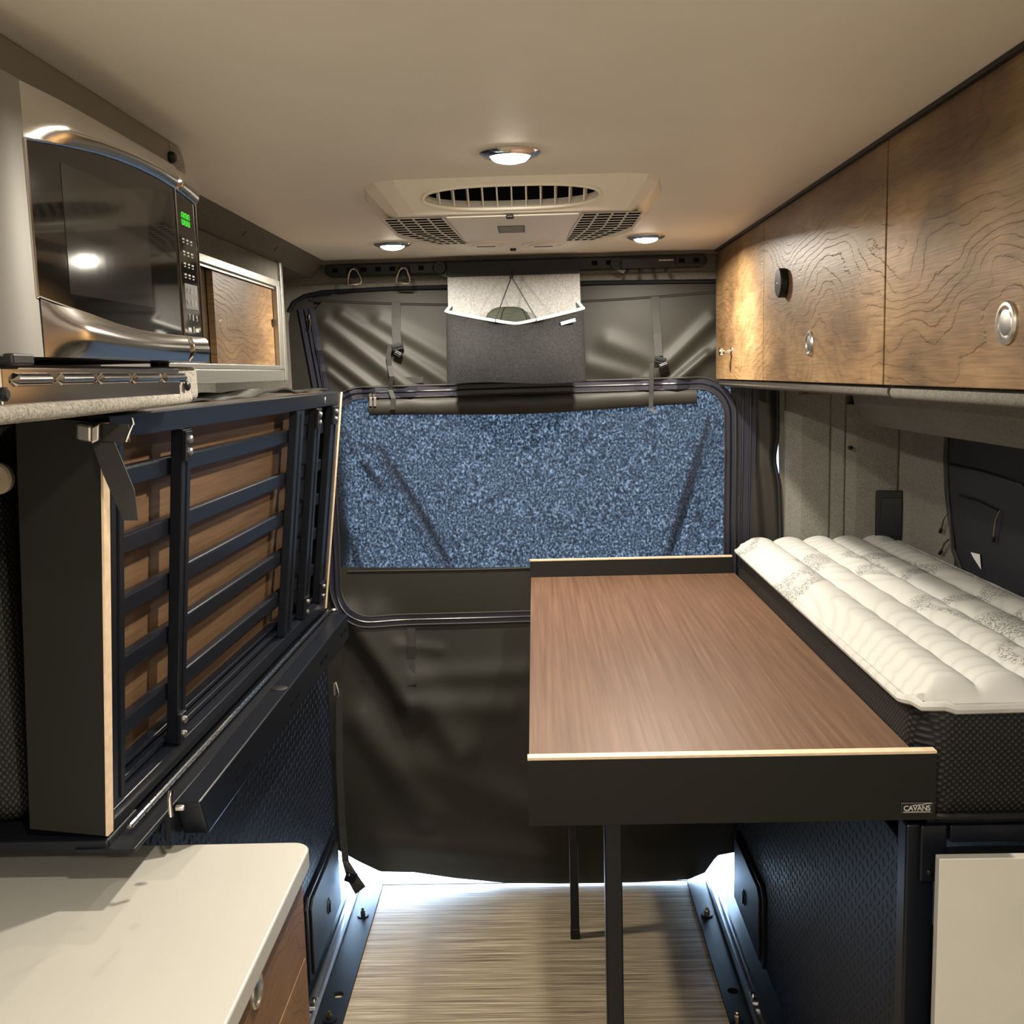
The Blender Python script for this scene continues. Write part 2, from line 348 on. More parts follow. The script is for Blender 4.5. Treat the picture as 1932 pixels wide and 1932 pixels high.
# ------------------------------------------------------------------ roof air unit
def roof_unit():
    cx = -.03
    t = thing('roof_vent', 'white plastic roof air conditioner shroud with oval vent', 'air conditioner', (cx, 2.1, 1.86))
    def sym(h): return [(cx+x, y) for y, x in h]+[(cx-x, y) for y, x in reversed(h)]
    outer = sym([(1.815, .0), (1.82, .20), (1.835, .235), (1.87, .258), (2.0, .277), (2.2, .283), (2.30, .262), (2.42, .18), (2.47, .135), (2.485, .05)])
    mid = sym([(1.825, .0), (1.83, .198), (1.843, .231), (1.876, .254), (2.0, .273), (2.2, .279), (2.296, .258), (2.41, .175), (2.455, .13), (2.47, .05)])
    inner = sym([(1.885, .0), (1.887, .17), (1.895, .200), (1.92, .218), (2.0, .238), (2.17, .238), (2.25, .215), (2.37, .135), (2.43, .112), (2.44, .04)])
    mb = MB(); n = len(outer); vs = []
    for ring, z in ((outer, 1.9099), (mid, 1.902), (inner, 1.860)): vs += [(x, y, z) for x, y in ring]
    fs = [tuple(range(n))]
    for j in range(2): fs += [(j*n+i, j*n+(i+1) % n, (j+1)*n+(i+1) % n, (j+1)*n+i) for i in range(n)]
    fs.append(tuple(2*n+i for i in range(n))[::-1]); mb.add(vs, fs)
    body = obj('shroud', mb, MT['whitepl'], t)
    # oval air outlet on the sloping front face
    nrm = Vector((0, -.62, -.78)); up = Vector((0, -.78, .62)); c = Vector((cx, 1.853, 1.8825))
    ov = lambda rx, rz, h: [c+Vector((1, 0, 0))*rx*math.copysign(abs(math.cos(a))**.75, math.cos(a))+up*rz*math.copysign(abs(math.sin(a))**.85, math.sin(a))+nrm*h for a in [2*math.pi*k/48 for k in range(48)]]
    p0 = ov(.150, .0235, -.017)
    cut(body, MB().prism(p0, nrm*.06))
    b = body.modifiers.new('bevel', 'BEVEL'); b.width = .003; b.segments = 2; b.limit_method = 'ANGLE'; b.angle_limit = math.radians(35)
    obj('outlet_back', MB().prism(ov(.150, .0235, -.0168), nrm*.001), MT['recess'], t)
    lip = ov(.153, .0265, .0005); obj('outlet_lip', MB().tube(lip, .0032, 8, True), MT['whitepl'], t, smooth=True)
    for k in range(11):
        x = -.125+.025*k; h = .0235*math.sqrt(max(0, 1-(x/.150)**2))*.98; tl = -.35*x/.125
        a = Vector((.0012, 0, 0)); d = (nrm+Vector((tl, 0, 0))).normalized()
        q = c+Vector((x, 0, 0)); obj('vane', MB().obox(q-d*.0065, a, up*h, d*.0085), MT['whitepl'], t)
    # centre access panel
    z = 1.8598
    pan = MB().prism([(cx-.118, 1.90, z), (cx+.118, 1.90, z), (cx+.100, 2.415, z), (cx-.100, 2.415, z)], (0, 0, -.004)); obj('access_panel', pan, MT['whitepl'], t, bevel=.002)
    for px, py in ((962, 407), (968, 469)):
        p = A(px, py, z=z-.004); obj('catch', MB().box(p.x-.007, p.x+.007, p.y-.006, p.y+.012, z-.0085, z-.003), MT['blackplas'], t, bevel=.002)
    p = A(965, 432, z=z-.004); obj('rating_sticker', MB().box(p.x-.026, p.x+.026, p.y-.045, p.y+.05, z-.0048, z-.003), MT['keypad'], t)
    for q in range(7): obj('sticker_line', MB().box(p.x-.022, p.x+.022, p.y-.036+q*.011, p.y-.032+q*.011, z-.0052, z-.0047), MT['print'], t)
    for px in (917, 1025):
        p = A(px, 460, z=z-.004); dial = obj('dial', MB().lathe((p.x, p.y, z-.0035), (0, 0, -1), [(.048, 0), (.047, .003), (.040, .004), (.037, .0025), (.030, .0025), (.028, .006), (0, .0065)], 36), MT['whitepl'], t, smooth=True)
        obj('dial_slot', MB().box(p.x-.02, p.x+.02, p.y-.004, p.y+.004, z-.0103, z-.009), MT['recess'], dial)
    for s in (-1, 1):
        def G(u, v):      # grille field: u along the unit, v from inner edge to outer edge
            y = 1.912+.385*u; xi = .126-.02*u; xo = (.232 if u < .55 else .232-.15*(u-.55))
            return Vector((cx+s*(xi+(xo-xi)*v), y, 0))
        fr = [G(u, 0) for u in (0, .5, 1)]+[G(u, 1) for u in (1, .75, .5, .25, 0)]
        obj('grille_back', MB().prism([(p.x, p.y, 1.8601) for p in fr], (0, 0, -.0012)), MT['recess'], t)
        bars = MB()
        for k in range(13):
            u = k/12; a, b = G(u, 0), G(u, 1); bars.ribbon([(a.x, a.y, 1.8585), (b.x, b.y, 1.8585)], (0, .0028, 0), (0, 0, .0004))
        for k in range(5):
            v = k/4; bars.ribbon([(G(u, v).x, G(u, v).y, 1.8585) for u in (0, .25, .5, .75, 1)], (.0019, 0, 0), (0, 0, .0004))
        obj('grille_bars', bars, MT['whitepl'], t)
roof_unit()

# ------------------------------------------------------------------ right overhead cabinet
def ring_pull(mbp, c, nrm, r=.0245, mat='nickel', name='ring_pull'):
    return obj(name, MB().lathe(c, nrm, [(r, 0), (r, .002), (r*.93, .0042), (r*.78, .0045), (r*.68, .002), (r*.66, .001), (r*.6, .0035), (r*.4, .0045), (0, .0047)], 40), MT[mat], mbp, smooth=True)
def overhead():
    t = thing('overhead_cabinet', 'rustic oak overhead cabinet along the right wall', 'cabinet', (.70, 1.6, 1.545))
    z0, z1 = 1.548, 1.906
    obj('carcass', MB().box(.548, .90,   .2, 3.036, z0+.002, 1.905), MT['black'], t)
    for y0, y1, nm in ((2.421, 3.040, 'end_panel'), (1.597, 2.418, 'door'), (.78, 1.590, 'door'), (.2, .775, 'door')):
        d = obj(nm, MB().box(.527, .546, y0, y1, z0, z1 - (.0 if 1 else 0)), MT['oak'], t, bevel=.0012)
        if nm == 'door':
            yc = {1.597: 2.011, .78: 1.182, .2: .4}[y0]; ring_pull(d, (.527, yc, 1.621), (-1, 0, 0))
        else:
            obj('knob', MB().lathe((.5275, 2.80, 1.622), (-1, 0, 0), [(.013, 0), (.013, .003), (.007, .005), (.006, .020), (.009, .024), (.012, .026), (.012, .032), (.010, .034), (0, .0345)], 24), MT['chrome'], d, smooth=True)
    obj('bottom_roll', MB().tube([(.545, .2, 1.537), (.545, 1.585, 1.537)], .0105, 14), MT['grey'], t, smooth=True)
    obj('bottom_roll', MB().tube([(.545, 1.60, 1.538), (.545, 3.04, 1.538)], .0095, 14), MT['greydark'], t, smooth=True)
    obj('underside', MB().box(.545, .90, .2, 3.04, 1.527, 1.549), MT['greydark'], t)
overhead()
c = A(1471, 534, x=.515); t = thing('puck_light', 'small black round puck light stuck on the oak door', 'light', (.527, c.y, c.z))
obj('housing', MB().lathe((.5265, c.y, c.z), (-1, 0, 0), [(.0285, 0), (.030, .002), (.030, .013), (.0285, .015)], 36), MT['blackplas'], t, smooth=True)
obj('face', MB().lathe((.512, c.y, c.z), (-1, 0, 0), [(.0275, -.001), (.0275, .0012), (0, .0018)], 36), MT['blackgloss'], t, smooth=True)
obj('mark', MB().box(.5098, .5103, c.y-.006, c.y+.006, c.z-.0012, c.z+.0012), MT['print'], t)

# ------------------------------------------------------------------ right flared wall
fw = MB()
prof = [(.87, 1.55), (.885, 1.475), (.905, 1.438), (.95, 1.408), (1.0, 1.40), (1.12, 1.40), (1.12, 1.55)]
fw.prism([(x, .2, z) for x, z in prof], (0, 2.72, 0)); struct('trim_9', fw, MT['grey'], bevel=.008, seg=3)
P = [(.705, 3.03), (.742, 3.012), (.752, 2.985), (.833, 2.965), (.84, 2.972), (.868, 2.955), (.872, 2.962), (.90, 2.93), (1.00, 2.885), (1.018, 2.885), (1.05, 2.80), (1.07, 2.70)]
def wallseg(name, pts, z0, z1, m):
    g = MB().prism([(x, y, z0) for x, y in pts]+[(pts[-1][0]+.05, pts[-1][1]+.05, z0), (pts[0][0], max(pts[0][1]+.05, 3.06), z0)], (0, 0, z1-z0)); return struct(name, g, m, bevel=.003)
wallseg('wall_right_2', [(.728, 3.035), (.742, 3.01), (.762, 2.99), (.835, 2.968)], .9, 1.55, MT['grey'])
wallseg('wall_right_3', [(.838, 2.972), (.872, 2.95)], .9, 1.55, MT['grey'])
wallseg('wall_right_4', [(.876, 2.952), (.90, 2.93), (1.005, 2.90)], .9, 1.47, MT['grey'])
wallseg('wall_right_5', [(1.008, 2.905), (1.03, 2.86), (1.055, 2.62)], .9, 1.45, MT['grey'])
struct('wall_right_6', MB().box(1.062, 1.10, .2, 2.66, .8, 1.45), MT['grey'])
p = A(1604, 845, y=2.935); struct('trim_10', MB().lathe(p, (0, -1, 0), [(.006, -.002), (.006, .006), (0, .008)], 12), MT['black'])
t = thing('wall_bracket', 'brown wooden block with black knobs below the overhead cabinet end', 'bracket', (.80, 3.0, 1.49))
obj('block', MB().box(.745, .838, 2.945, 2.963, 1.497, 1.527), MT['veneer'], t, bevel=.002)
for x in (.758, .79): obj('knob', MB().lathe((x, 2.9455, 1.512), (0, -1, 0), [(.012, 0), (.012, .008), (.009, .011), (0, .011)], 18), MT['blackplas'], t, smooth=True)
a, b = A(1652, 925, y=2.91), A(1707, 1012, y=2.89)
t = thing('wall_socket', 'black square socket panel on grey wall behind the mattress', 'socket', (a.x, 2.90, 1.10))
obj('plate', MB().prism([(a.x, 2.912, 1.09), (b.x, 2.897, 1.09), (b.x, 2.897, a.z), (a.x, 2.912, a.z)], (0, -.012, 0)), MT['blackplas'], t, bevel=.003)
obj('insert', MB().prism([(a.x+.012, 2.899, 1.10), (b.x-.012, 2.886, 1.10), (b.x-.012, 2.886, a.z-.02), (a.x+.012, 2.899, a.z-.02)], (0, -.003, 0)), MT['blackgloss'], t, bevel=.002)
# black window cover
t = thing('window_cover', 'black quilted window cover with toggle cords beside the mattress', 'window cover', (1.05, 1.9, 1.12))
def wc(y, z): return Vector((1.058, y, z))
poly = []
for y, z in ((2.655, 1.25), (2.67, 1.34), (2.665, 1.395), (2.62, 1.42), (.9, 1.42), (.9, 1.02), (2.40, 1.02), (2.52, 1.045), (2.60, 1.11)): poly.append((1.0615, y, z))
obj('cover', MB().prism(poly, (-.012, 0, 0)), MT['navy'], t, bevel=.005, seg=3)
obj('cover_rim', MB().tube([(1.047, p[1], p[2]) for p in poly], .008, 8, True), MT['web'], t, smooth=True)
for (px0, py0, px1, py1) in ((1790, 877, 1932, 915), (1810, 935, 1885, 965)):
    p, q = A(px0, py0, x=1.047), A(px1, py1, x=1.047); obj('seam', MB().tube([p, (p+q)/2+Vector((0, 0, .004)), q], .004, 6), MT['black'], t, smooth=True)
for px, py, dx, dy in ((1788, 968, -12, 30), (1790, 1018, -14, 22), (1887, 963, -12, 50)):
    p, q = A(px, py, x=1.043), A(px+dx, py+dy, x=1.040); tg = obj('toggle_cord', MB().tube([p, p.lerp(q, .4)+Vector((-.004, 0, .002)), q], .0024, 6), MT['brass'], t, smooth=True)
    obj('toggle', MB().cyl(q, q+(q-p).normalized()*.012, .0045, n=10), MT['blackplas'], tg, smooth=True)
p = A(1832, 1042, x=1.045); obj('care_tag', MB().prism([p, p+Vector((0, -.05, .004)), p+Vector((0, -.06, -.03)), p+Vector((0, -.02, -.012))], (-.001, 0, 0)), MT['whitepiping'], t)

# ------------------------------------------------------------------ mattress
def mattress():
    t = thing('mattress', 'white quilted mattress with black mesh side beside the table', 'mattress', (.78, 2.2, .885))
    x0, x1, y0, y1, R = .572, 1.03, 1.535, 2.955, .055
    def out(inset):
        pts = []
        a0, a1, b0, b1 = x0+inset, x1-inset, y0+inset, y1-inset; r = max(.004, R-inset*.6)
        for (cx, cy, s) in ((a1-r, b1-r, 0), (a0+r, b1-r, 90), (a0+r, b0+r, 180), (a1-r, b0+r, 270)):
            for k in range(7): a = math.radians(s+15*k); pts.append((cx+r*math.cos(a), cy+r*math.sin(a)))
        return pts
    sd = MB(); rings = [(.010, .885), (.003, .893), (0, .92), (-.004, 1.0), (-.001, 1.062), (.002, 1.072)]; n = 28; vs = []
    for ins, z in rings: vs += [(x, y, z) for x, y in out(ins)]
    fs = [tuple(range(n))[::-1]]+[(j*n+i, j*n+(i+1) % n, (j+1)*n+(i+1) % n, (j+1)*n+i) for j in range(len(rings)-1) for i in range(n)]+[tuple((len(rings)-1)*n+i for i in range(n))]
    obj('mesh_border', sd.add(vs, fs), MT['meshside'], t, smooth=True)
    obj('bottom_piping', MB().tube([(x, y, .889) for x, y in out(-.002)], .006, 8, True), MT['blackplas'], t, smooth=True)
    # quilted top: channels along the bed and cross stitches
    def h(x, y):
        e = min(x-x0, x1-x, y-y0, y1-y); cr = min(1, max(0, e)/.045); dome = math.sqrt(max(0, 1-(1-cr)**2))
        u = (x-x0-.012)/.083; ch = abs(math.sin(math.pi*u))**.55; row = int(math.floor(u))
        v = (y+row*.06)/.155; cv = .92+.08*abs(math.sin(math.pi*v))**.3
        w = math.sin(y*41+x*9)*.0006+math.sin(y*63-x*30)*.0005
        return 1.070+.016*dome+(.017*ch*cv+w)*min(1, cr*1.3)
    NX, NY = 92, 190; po = out(-.006)
    def fn(u, v):
        x = x0-.007+(x1-x0+.014)*u; y = y0-.007+(y1-y0+.014)*v
        # rounded corners: pull points inside the corner arc
        for cx, cy, sx, sy in ((x0+R, y0+R, -1, -1), (x1-R, y0+R, 1, -1), (x0+R, y1-R, -1, 1), (x1-R, y1-R, 1, 1)):
            dx, dy = (x-cx)*sx, (y-cy)*sy
            if dx > 0 and dy > 0:
                m = max(dx, dy); d = math.hypot(dx, dy); k = m/d; x = cx+dx*k*sx; y = cy+dy*k*sy
        return Vector((x, y, h(x, y)))
    top = MB().sheet(NX, NY, fn, (0, 0, -.012)); obj('quilted_top', top, MT['quilt'], t, smooth=True, ang=60)
    edge = []
    for i, (x, y) in enumerate(out(-.009)): edge.append((x, y, 1.064+.003*math.sin(i*2.1)))
    obj('edge_binding', MB().tube(edge, .0075, 8, True), MT['quilt'], t, smooth=True)
mattress()
# platform under the mattress
t = thing('bed_platform', 'black framed bed platform under the white mattress', 'bed frame', (.75, 2.2, 0))
obj('deck', MB().box(.598, 1.055, 1.56, 2.97, .865, .8825), MT['black'], t, bevel=.003)
obj('front_rail', MB().box(.632, 1.055, 1.552, 1.582, .838, .866), MT['blackgloss'], t, bevel=.002)
obj('side_rail', MB().box(.598, .625, 1.60, 2.97, .82, .866), MT['blackgloss'], t, bevel=.002)
obj('post', MB().box(.567, .612, 1.56, 1.60, 0, .865), MT['blackgloss'], t, bevel=.004)
br = obj('corner_bracket', MB().box(.585, .626, 1.548, 1.561, .775, .868), MT['blackgloss'], t, bevel=.003)
obj('bolt', MB().lathe((.600, 1.5485, .79), (0, -1, 0), [(.004, 0), (.004, .003), (0, .0035)], 12), MT['steelbr'], br)

# side panels with raised tread pattern
def tread(name, label, x, y0, y1, z0, z1, sgn, cat='panel', skip=None):
    t = thing(name, label, cat, (x, (y0+y1)/2, z0))
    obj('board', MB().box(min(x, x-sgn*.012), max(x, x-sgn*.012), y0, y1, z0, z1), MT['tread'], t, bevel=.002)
    bars = MB(); nx = int((y1-y0)/.021); nz = int((z1-z0)/.021)
    for i in range(nx):
        for j in range(nz):
            y = y0+.012+i*.021; z = z0+.012+j*.021
            if skip and skip(y, z): continue
            a = math.radians(45 if (i+j) % 2 else -45); d = Vector((0, math.cos(a), math.sin(a)))*.0085; e = Vector((0, -math.sin(a), math.cos(a)))*.0022
            c = Vector((x, y, z)); n = Vector((sgn*.0011, 0, 0)); s = .6
            bars.add([c-d-e, c+d-e, c+d+e, c-d+e, c-d*s-e*s+n, c+d*s-e*s+n, c+d*s+e*s+n, c-d*s+e*s+n], [(4,5,6,7), (0,1,5,4), (1,2,6,5), (2,3,7,6), (3,0,4,7)])
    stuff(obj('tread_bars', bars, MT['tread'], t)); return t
hatch_l = [A(px, py, x=-.62) for px, py in ((573, 1700), (618, 1606), (640, 1690), (585, 1825))]
inL = lambda y, z: 2.49 < y < 2.97 and z < .27
inR = lambda y, z: 2.53 < y < 2.97 and z < .26
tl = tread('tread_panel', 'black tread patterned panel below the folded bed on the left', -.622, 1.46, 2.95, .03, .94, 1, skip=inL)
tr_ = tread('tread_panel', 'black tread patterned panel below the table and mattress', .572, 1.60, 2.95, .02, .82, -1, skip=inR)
def hatch(x, s, y0, y1, z0, z1, label):
    t = thing('access_hatch', label, 'hatch', (x, (y0+y1)/2, z0), 'low access hatches by the rear doors')
    c = .06; poly = [(y0, z0), (y1, z0), (y1, z1-.01), (y1-.02, z1), (y0+c*.5, z1), (y0, z1-c*.4)]
    obj('frame', MB().prism([(x, y, z) for y, z in poly], (s*.010, 0, 0)), MT['blackgloss'], t, bevel=.003)
    cy, cz = (y0+y1)/2, (z0+z1)/2; q = [(cy+(y-cy)*.88, cz+(z-cz)*.88) for y, z in poly]
    obj('door', MB().prism([(x+s*.010, y, z) for y, z in q], (s*.006, 0, 0)), MT['blacklam'], t, bevel=.003)
    ly = cy+.02; l = obj('latch', MB().lathe((x+s*.0155, ly, cz-.02), (s, 0, 0), [(.022, 0), (.022, .003), (.018, .004), (.016, .001), (0, .001)], 24), MT['blackplas'], t, smooth=True)
    obj('latch_bar', MB().box(min(x+s*.0155, x+s*.022), max(x+s*.0155, x+s*.022), ly-.004, ly+.004, cz-.038, cz-.002), MT['blackgloss'], l, bevel=.002)
hatch(-.6215, 1, 2.50, 2.925, .022, .25, 'black access hatch low on the left, beside the floor track')
hatch(.5715, -1, 2.545, 2.925, .022, .24, 'black access hatch low on the right, under the table')

# ------------------------------------------------------------------ floor plates and tracks
def plate(x0, x1, label, stud, holes):
    t = thing('floor_plate', label, 'plate', ((x0+x1)/2, 2.2, 0), 'black floor edge plates')
    b = obj('plate', MB().box(x0, x1, 1.2, 3.085, -.006, .005), MT['black'], t)
    for (x, y) in holes: cut(b, MB().cyl((x, y, -.02), (x, y, .03), .0135, n=28))
    for (x, y) in holes: obj('hole_bottom', MB().lathe((x, y, -.0055), (0, 0, 1), [(.0132, 0), (0, .0005)], 24), MT['floor'] if x < 0 else MT['recess'], t)
    for x, y in stud:
        w = obj('washer', MB().lathe((x, y, .005), (0, 0, 1), [(.017, 0), (.017, .003), (.006, .0032)], 28), MT['blackgloss'], t, smooth=True)
        obj('bolt', MB().lathe((x, y, .008), (0, 0, 1), [(.0075, 0), (.0075, .010), (.006, .013), (.0045, .013), (.0045, .019), (.003, .021), (0, .021)], 6), MT['brass'], w)
    return t
p1, p2 = A(685, 1730, z=0), A(639, 1880, z=0); q1, q2 = A(1334, 1729, z=0), A(1383, 1873, z=0); e1, e2 = A(622, 1928, z=0), A(1391, 1930, z=0)
plate(-.574, -.507, 'black steel floor plate along the left floor edge', [(p1.x, p1.y), (e1.x, e1.y)], [(p2.x, p2.y)])
plate(.442, .496, 'black steel floor plate along the right floor edge', [(q1.x, q1.y), (e2.x, e2.y)], [(q2.x, q2.y)])
def track(x0, x1, label, fy):
    t = thing('floor_track', label, 'track', ((x0+x1)/2, 2.2, 0), 'aluminium cargo tracks'); w = x1-x0
    pr = [(x0, 0), (x1, 0), (x1, .013), (x1-w*.22, .016), (x1-w*.36, .016), (x1-w*.36, .006), (x0+w*.36, .006), (x0+w*.36, .016), (x0+w*.22, .016), (x0, .013)]
    obj('rail', MB().prism([(x, 1.2, z) for x, z in pr], (0, 1.87, 0)), MT['aludk'], t)
    xc = (x0+x1)/2; f = obj('fitting', MB().obox((xc, fy, .015), (.008, 0, 0), (0, .022, 0), (0, 0, .005)), MT['nickel'], t, bevel=.002)
    obj('fitting_pin', MB().lathe((xc, fy+.008, .020), (0, 0, 1), [(.0055, 0), (.0055, .006), (0, .007)], 14), MT['steelbr'], f, smooth=True)
    obj('fitting_pin', MB().lathe((xc, fy-.012, .020), (0, 0, 1), [(.0045, 0), (.0045, .004), (0, .005)], 14), MT['blackplas'], f, smooth=True)
track(-.606, -.575, 'silver aluminium track on the floor below the left hatch', 2.43)
track(.498, .532, 'silver aluminium track on the floor below the right hatch', 2.43)

# ------------------------------------------------------------------ table
def table():
    t = thing('table', 'long walnut topped table with black upturned end lips', 'table', (.28, 2.25, 0))
    obj('tabletop', MB().box(-.020, .567, 1.534, 2.962, .974, .993), MT['walnut'], t, bevel=.0008)
    for y0, y1, z0, z1, xr in ((1.517, 1.534, .892, 1.0005, .594), (2.962, 2.976, .94, 1.044, .56)):
        l = obj('end_lip', MB().box(-.022, xr, y0, y1, z0, z1-.004), MT['blacklam'], t)
        obj('lip_edge', MB().box(-.022, xr, y0, y1, z1-.004, z1), MT['ply'], l)
    for s in ((.098, .126, 1.60, 1.628), (.070, .094, 2.742, 2.766)):
        obj('leg', MB().box(s[0], s[1], s[2], s[3], .012, .975), MT['blackgloss'], t, bevel=.002)
        obj('leg_foot', MB().box(s[0]-.001, s[1]+.001, s[2]-.001, s[3]+.001, 0, .03), MT['blackplas'], t, bevel=.002)
    obj('apron', MB().box(.02, .55, 2.70, 2.72, .93, .974), MT['black'], t)
    # maker's plaque
    a = A(1699, 1513, y=1.5165); b = A(1759, 1533, y=1.5165); cx, cz = (a.x+b.x)/2, (a.z+b.z)/2; hw, hh = (b.x-a.x)/2, abs(a.z-b.z)/2
    pq = obj('plaque', MB().box(cx-hw, cx+hw, 1.5145, 1.517, cz-hh, cz+hh), MT['blackgloss'], t, bevel=.001)
    obj('plaque_rim', MB().tube([(cx-hw+.001, 1.5143, cz-hh+.001), (cx+hw-.001, 1.5143, cz-hh+.001), (cx+hw-.001, 1.5143, cz+hh-.001), (cx-hw+.001, 1.5143, cz+hh-.001)], .0006, 6, True), MT['nickel'], pq)
    cu = bpy.data.curves.new('plaque_text', 'FONT'); cu.body = 'CAVANS'; cu.size = .0125; cu.align_x = 'CENTER'; cu.align_y = 'CENTER'; cu.extrude = .0003; cu.offset = .00025; cu.space_character = .95
    tmp = bpy.data.objects.new('plaque_text', cu); COL.objects.link(tmp); bpy.context.view_layer.update()
    me = bpy.data.meshes.new_from_object(tmp.evaluated_get(bpy.context.evaluated_depsgraph_get())); bpy.data.objects.remove(tmp)
    o = bpy.data.objects.new('plaque_text', me); me.materials.append(MT['print']); COL.objects.link(o); o.parent = pq
    w = max(v.co.x for v in me.vertices)-min(v.co.x for v in me.vertices); k = (2*hw-.008)/w
    for v in me.vertices: v.co = Vector((v.co.x*k, -v.co.z, v.co.y*k*1.05))
    o.location = Vector((cx, 1.5141, cz-.0008))-wpos(pq)
    ridge = MB(); rp = [(-.3, .0), (-.1, .25), (0, .15), (.2, .35), (.35, .25), (.5, .6), (.65, .75), (.8, .8), (.9, .6)]
    ridge.tube([(cx+hw*u, 1.5142, cz+hh*(.38+.5*v)) for u, v in rp], .0007, 6); obj('plaque_ridge', ridge, MT['print'], pq)
    obj('plaque_line', MB().box(cx-hw*.85, cx+hw*.85, 1.5141, 1.5146, cz-hh*.78, cz-hh*.66), MT['print'], pq)
table()

# ------------------------------------------------------------------ right white cabinet (front)
t = thing('side_cabinet', 'white cabinet end at right, beside the black bed post', 'cabinet', (.8, 1.3, 0))
a, b = A(1775, 1582, y=1.50), A(1750, 1932, y=1.50)
obj('end_panel', MB().box(.595, 1.06, 1.498, 1.515, 0, .838), MT['whitelam'], t, bevel=.0015)
obj('carcass', MB().box(.62, 1.06, 1.515, 1.545, 0, .835), MT['black'], t)

# ------------------------------------------------------------------ left counter
t = thing('counter_cabinet', 'brown oak drawer cabinet under the white counter', 'cabinet', (-.6, .7, 0))
obj('carcass', MB().box(-.90, -.372, -.2, 1.43, 0, .868), MT['black'], t)
for y0, y1, z0, z1 in ((.72, 1.428, .738, .866), (.72, 1.428, .42, .734), (.72, 1.428, .06, .416), (-.2, .716, .738, .866)):
    d = obj('drawer', MB().box(-.371, -.355, y0, y1, z0, z1), MT['oak3'], t, bevel=.0012)
    if z0 > .7: ring_pull(d, (-.355, 1.172 if y0 > 0 else .3, .845), (1, 0, 0), .0225)
    elif z0 > .4: ring_pull(d, (-.355, 1.172, .60), (1, 0, 0), .0225)
obj('end_panel', MB().box(-.90, -.357, 1.429, 1.441, 0, .868), MT['oak3'], t)
cp = [(-.92, -.2), (-.343, -.2), (-.343, 1.43)]
for k in range(1, 8): a = math.radians(90*k/8); cp.append((-.343-.028+.028*math.cos(a), 1.43+.028*math.sin(a)))
cp += [(-.373, 1.458), (-.55, 1.456), (-.92, 1.456)]
solo('countertop', MB().prism([(x, y, .871) for x, y in cp], (0, 0, .029)), MT['white'], 'white solid surface countertop at lower left with rounded corner', 'countertop', bevel=.003, seg=3)

# ------------------------------------------------------------------ folded bed on the left
Q00, Q10, Q01, Q11 = Vector((-.577, 1.318, .985)), Vector((-.577, 2.751, .962)), Vector((-.512, 1.250, 1.542)), Vector((-.512, 2.781, 1.542))
BN = Vector((1, 0, -.117)).normalized()
def B(u, v, w=0.): return Q00*(1-u)*(1-v)+Q10*u*(1-v)+Q01*(1-u)*v+Q11*u*v+BN*w
def BUV(px, py, w=0.):
    d = _f+CR*((px-966)/F)+CD*((py-966)/F); o = Q00+BN*w; p = EYE+d*((o-EYE).dot(BN)/d.dot(BN))
    v = (p.z-.975)/(1.542-.975); lo = Q00.y+(Q01.y-Q00.y)*v; hi = Q10.y+(Q11.y-Q10.y)*v; return (p.y-lo)/(hi-lo), v
def bb(u0, u1, v0, v1, w0, w1): return MB().hexa([B(u0,v0,w0), B(u1,v0,w0), B(u1,v0,w1), B(u0,v0,w1), B(u0,v1,w0), B(u1,v1,w0), B(u1,v1,w1), B(u0,v1,w1)])
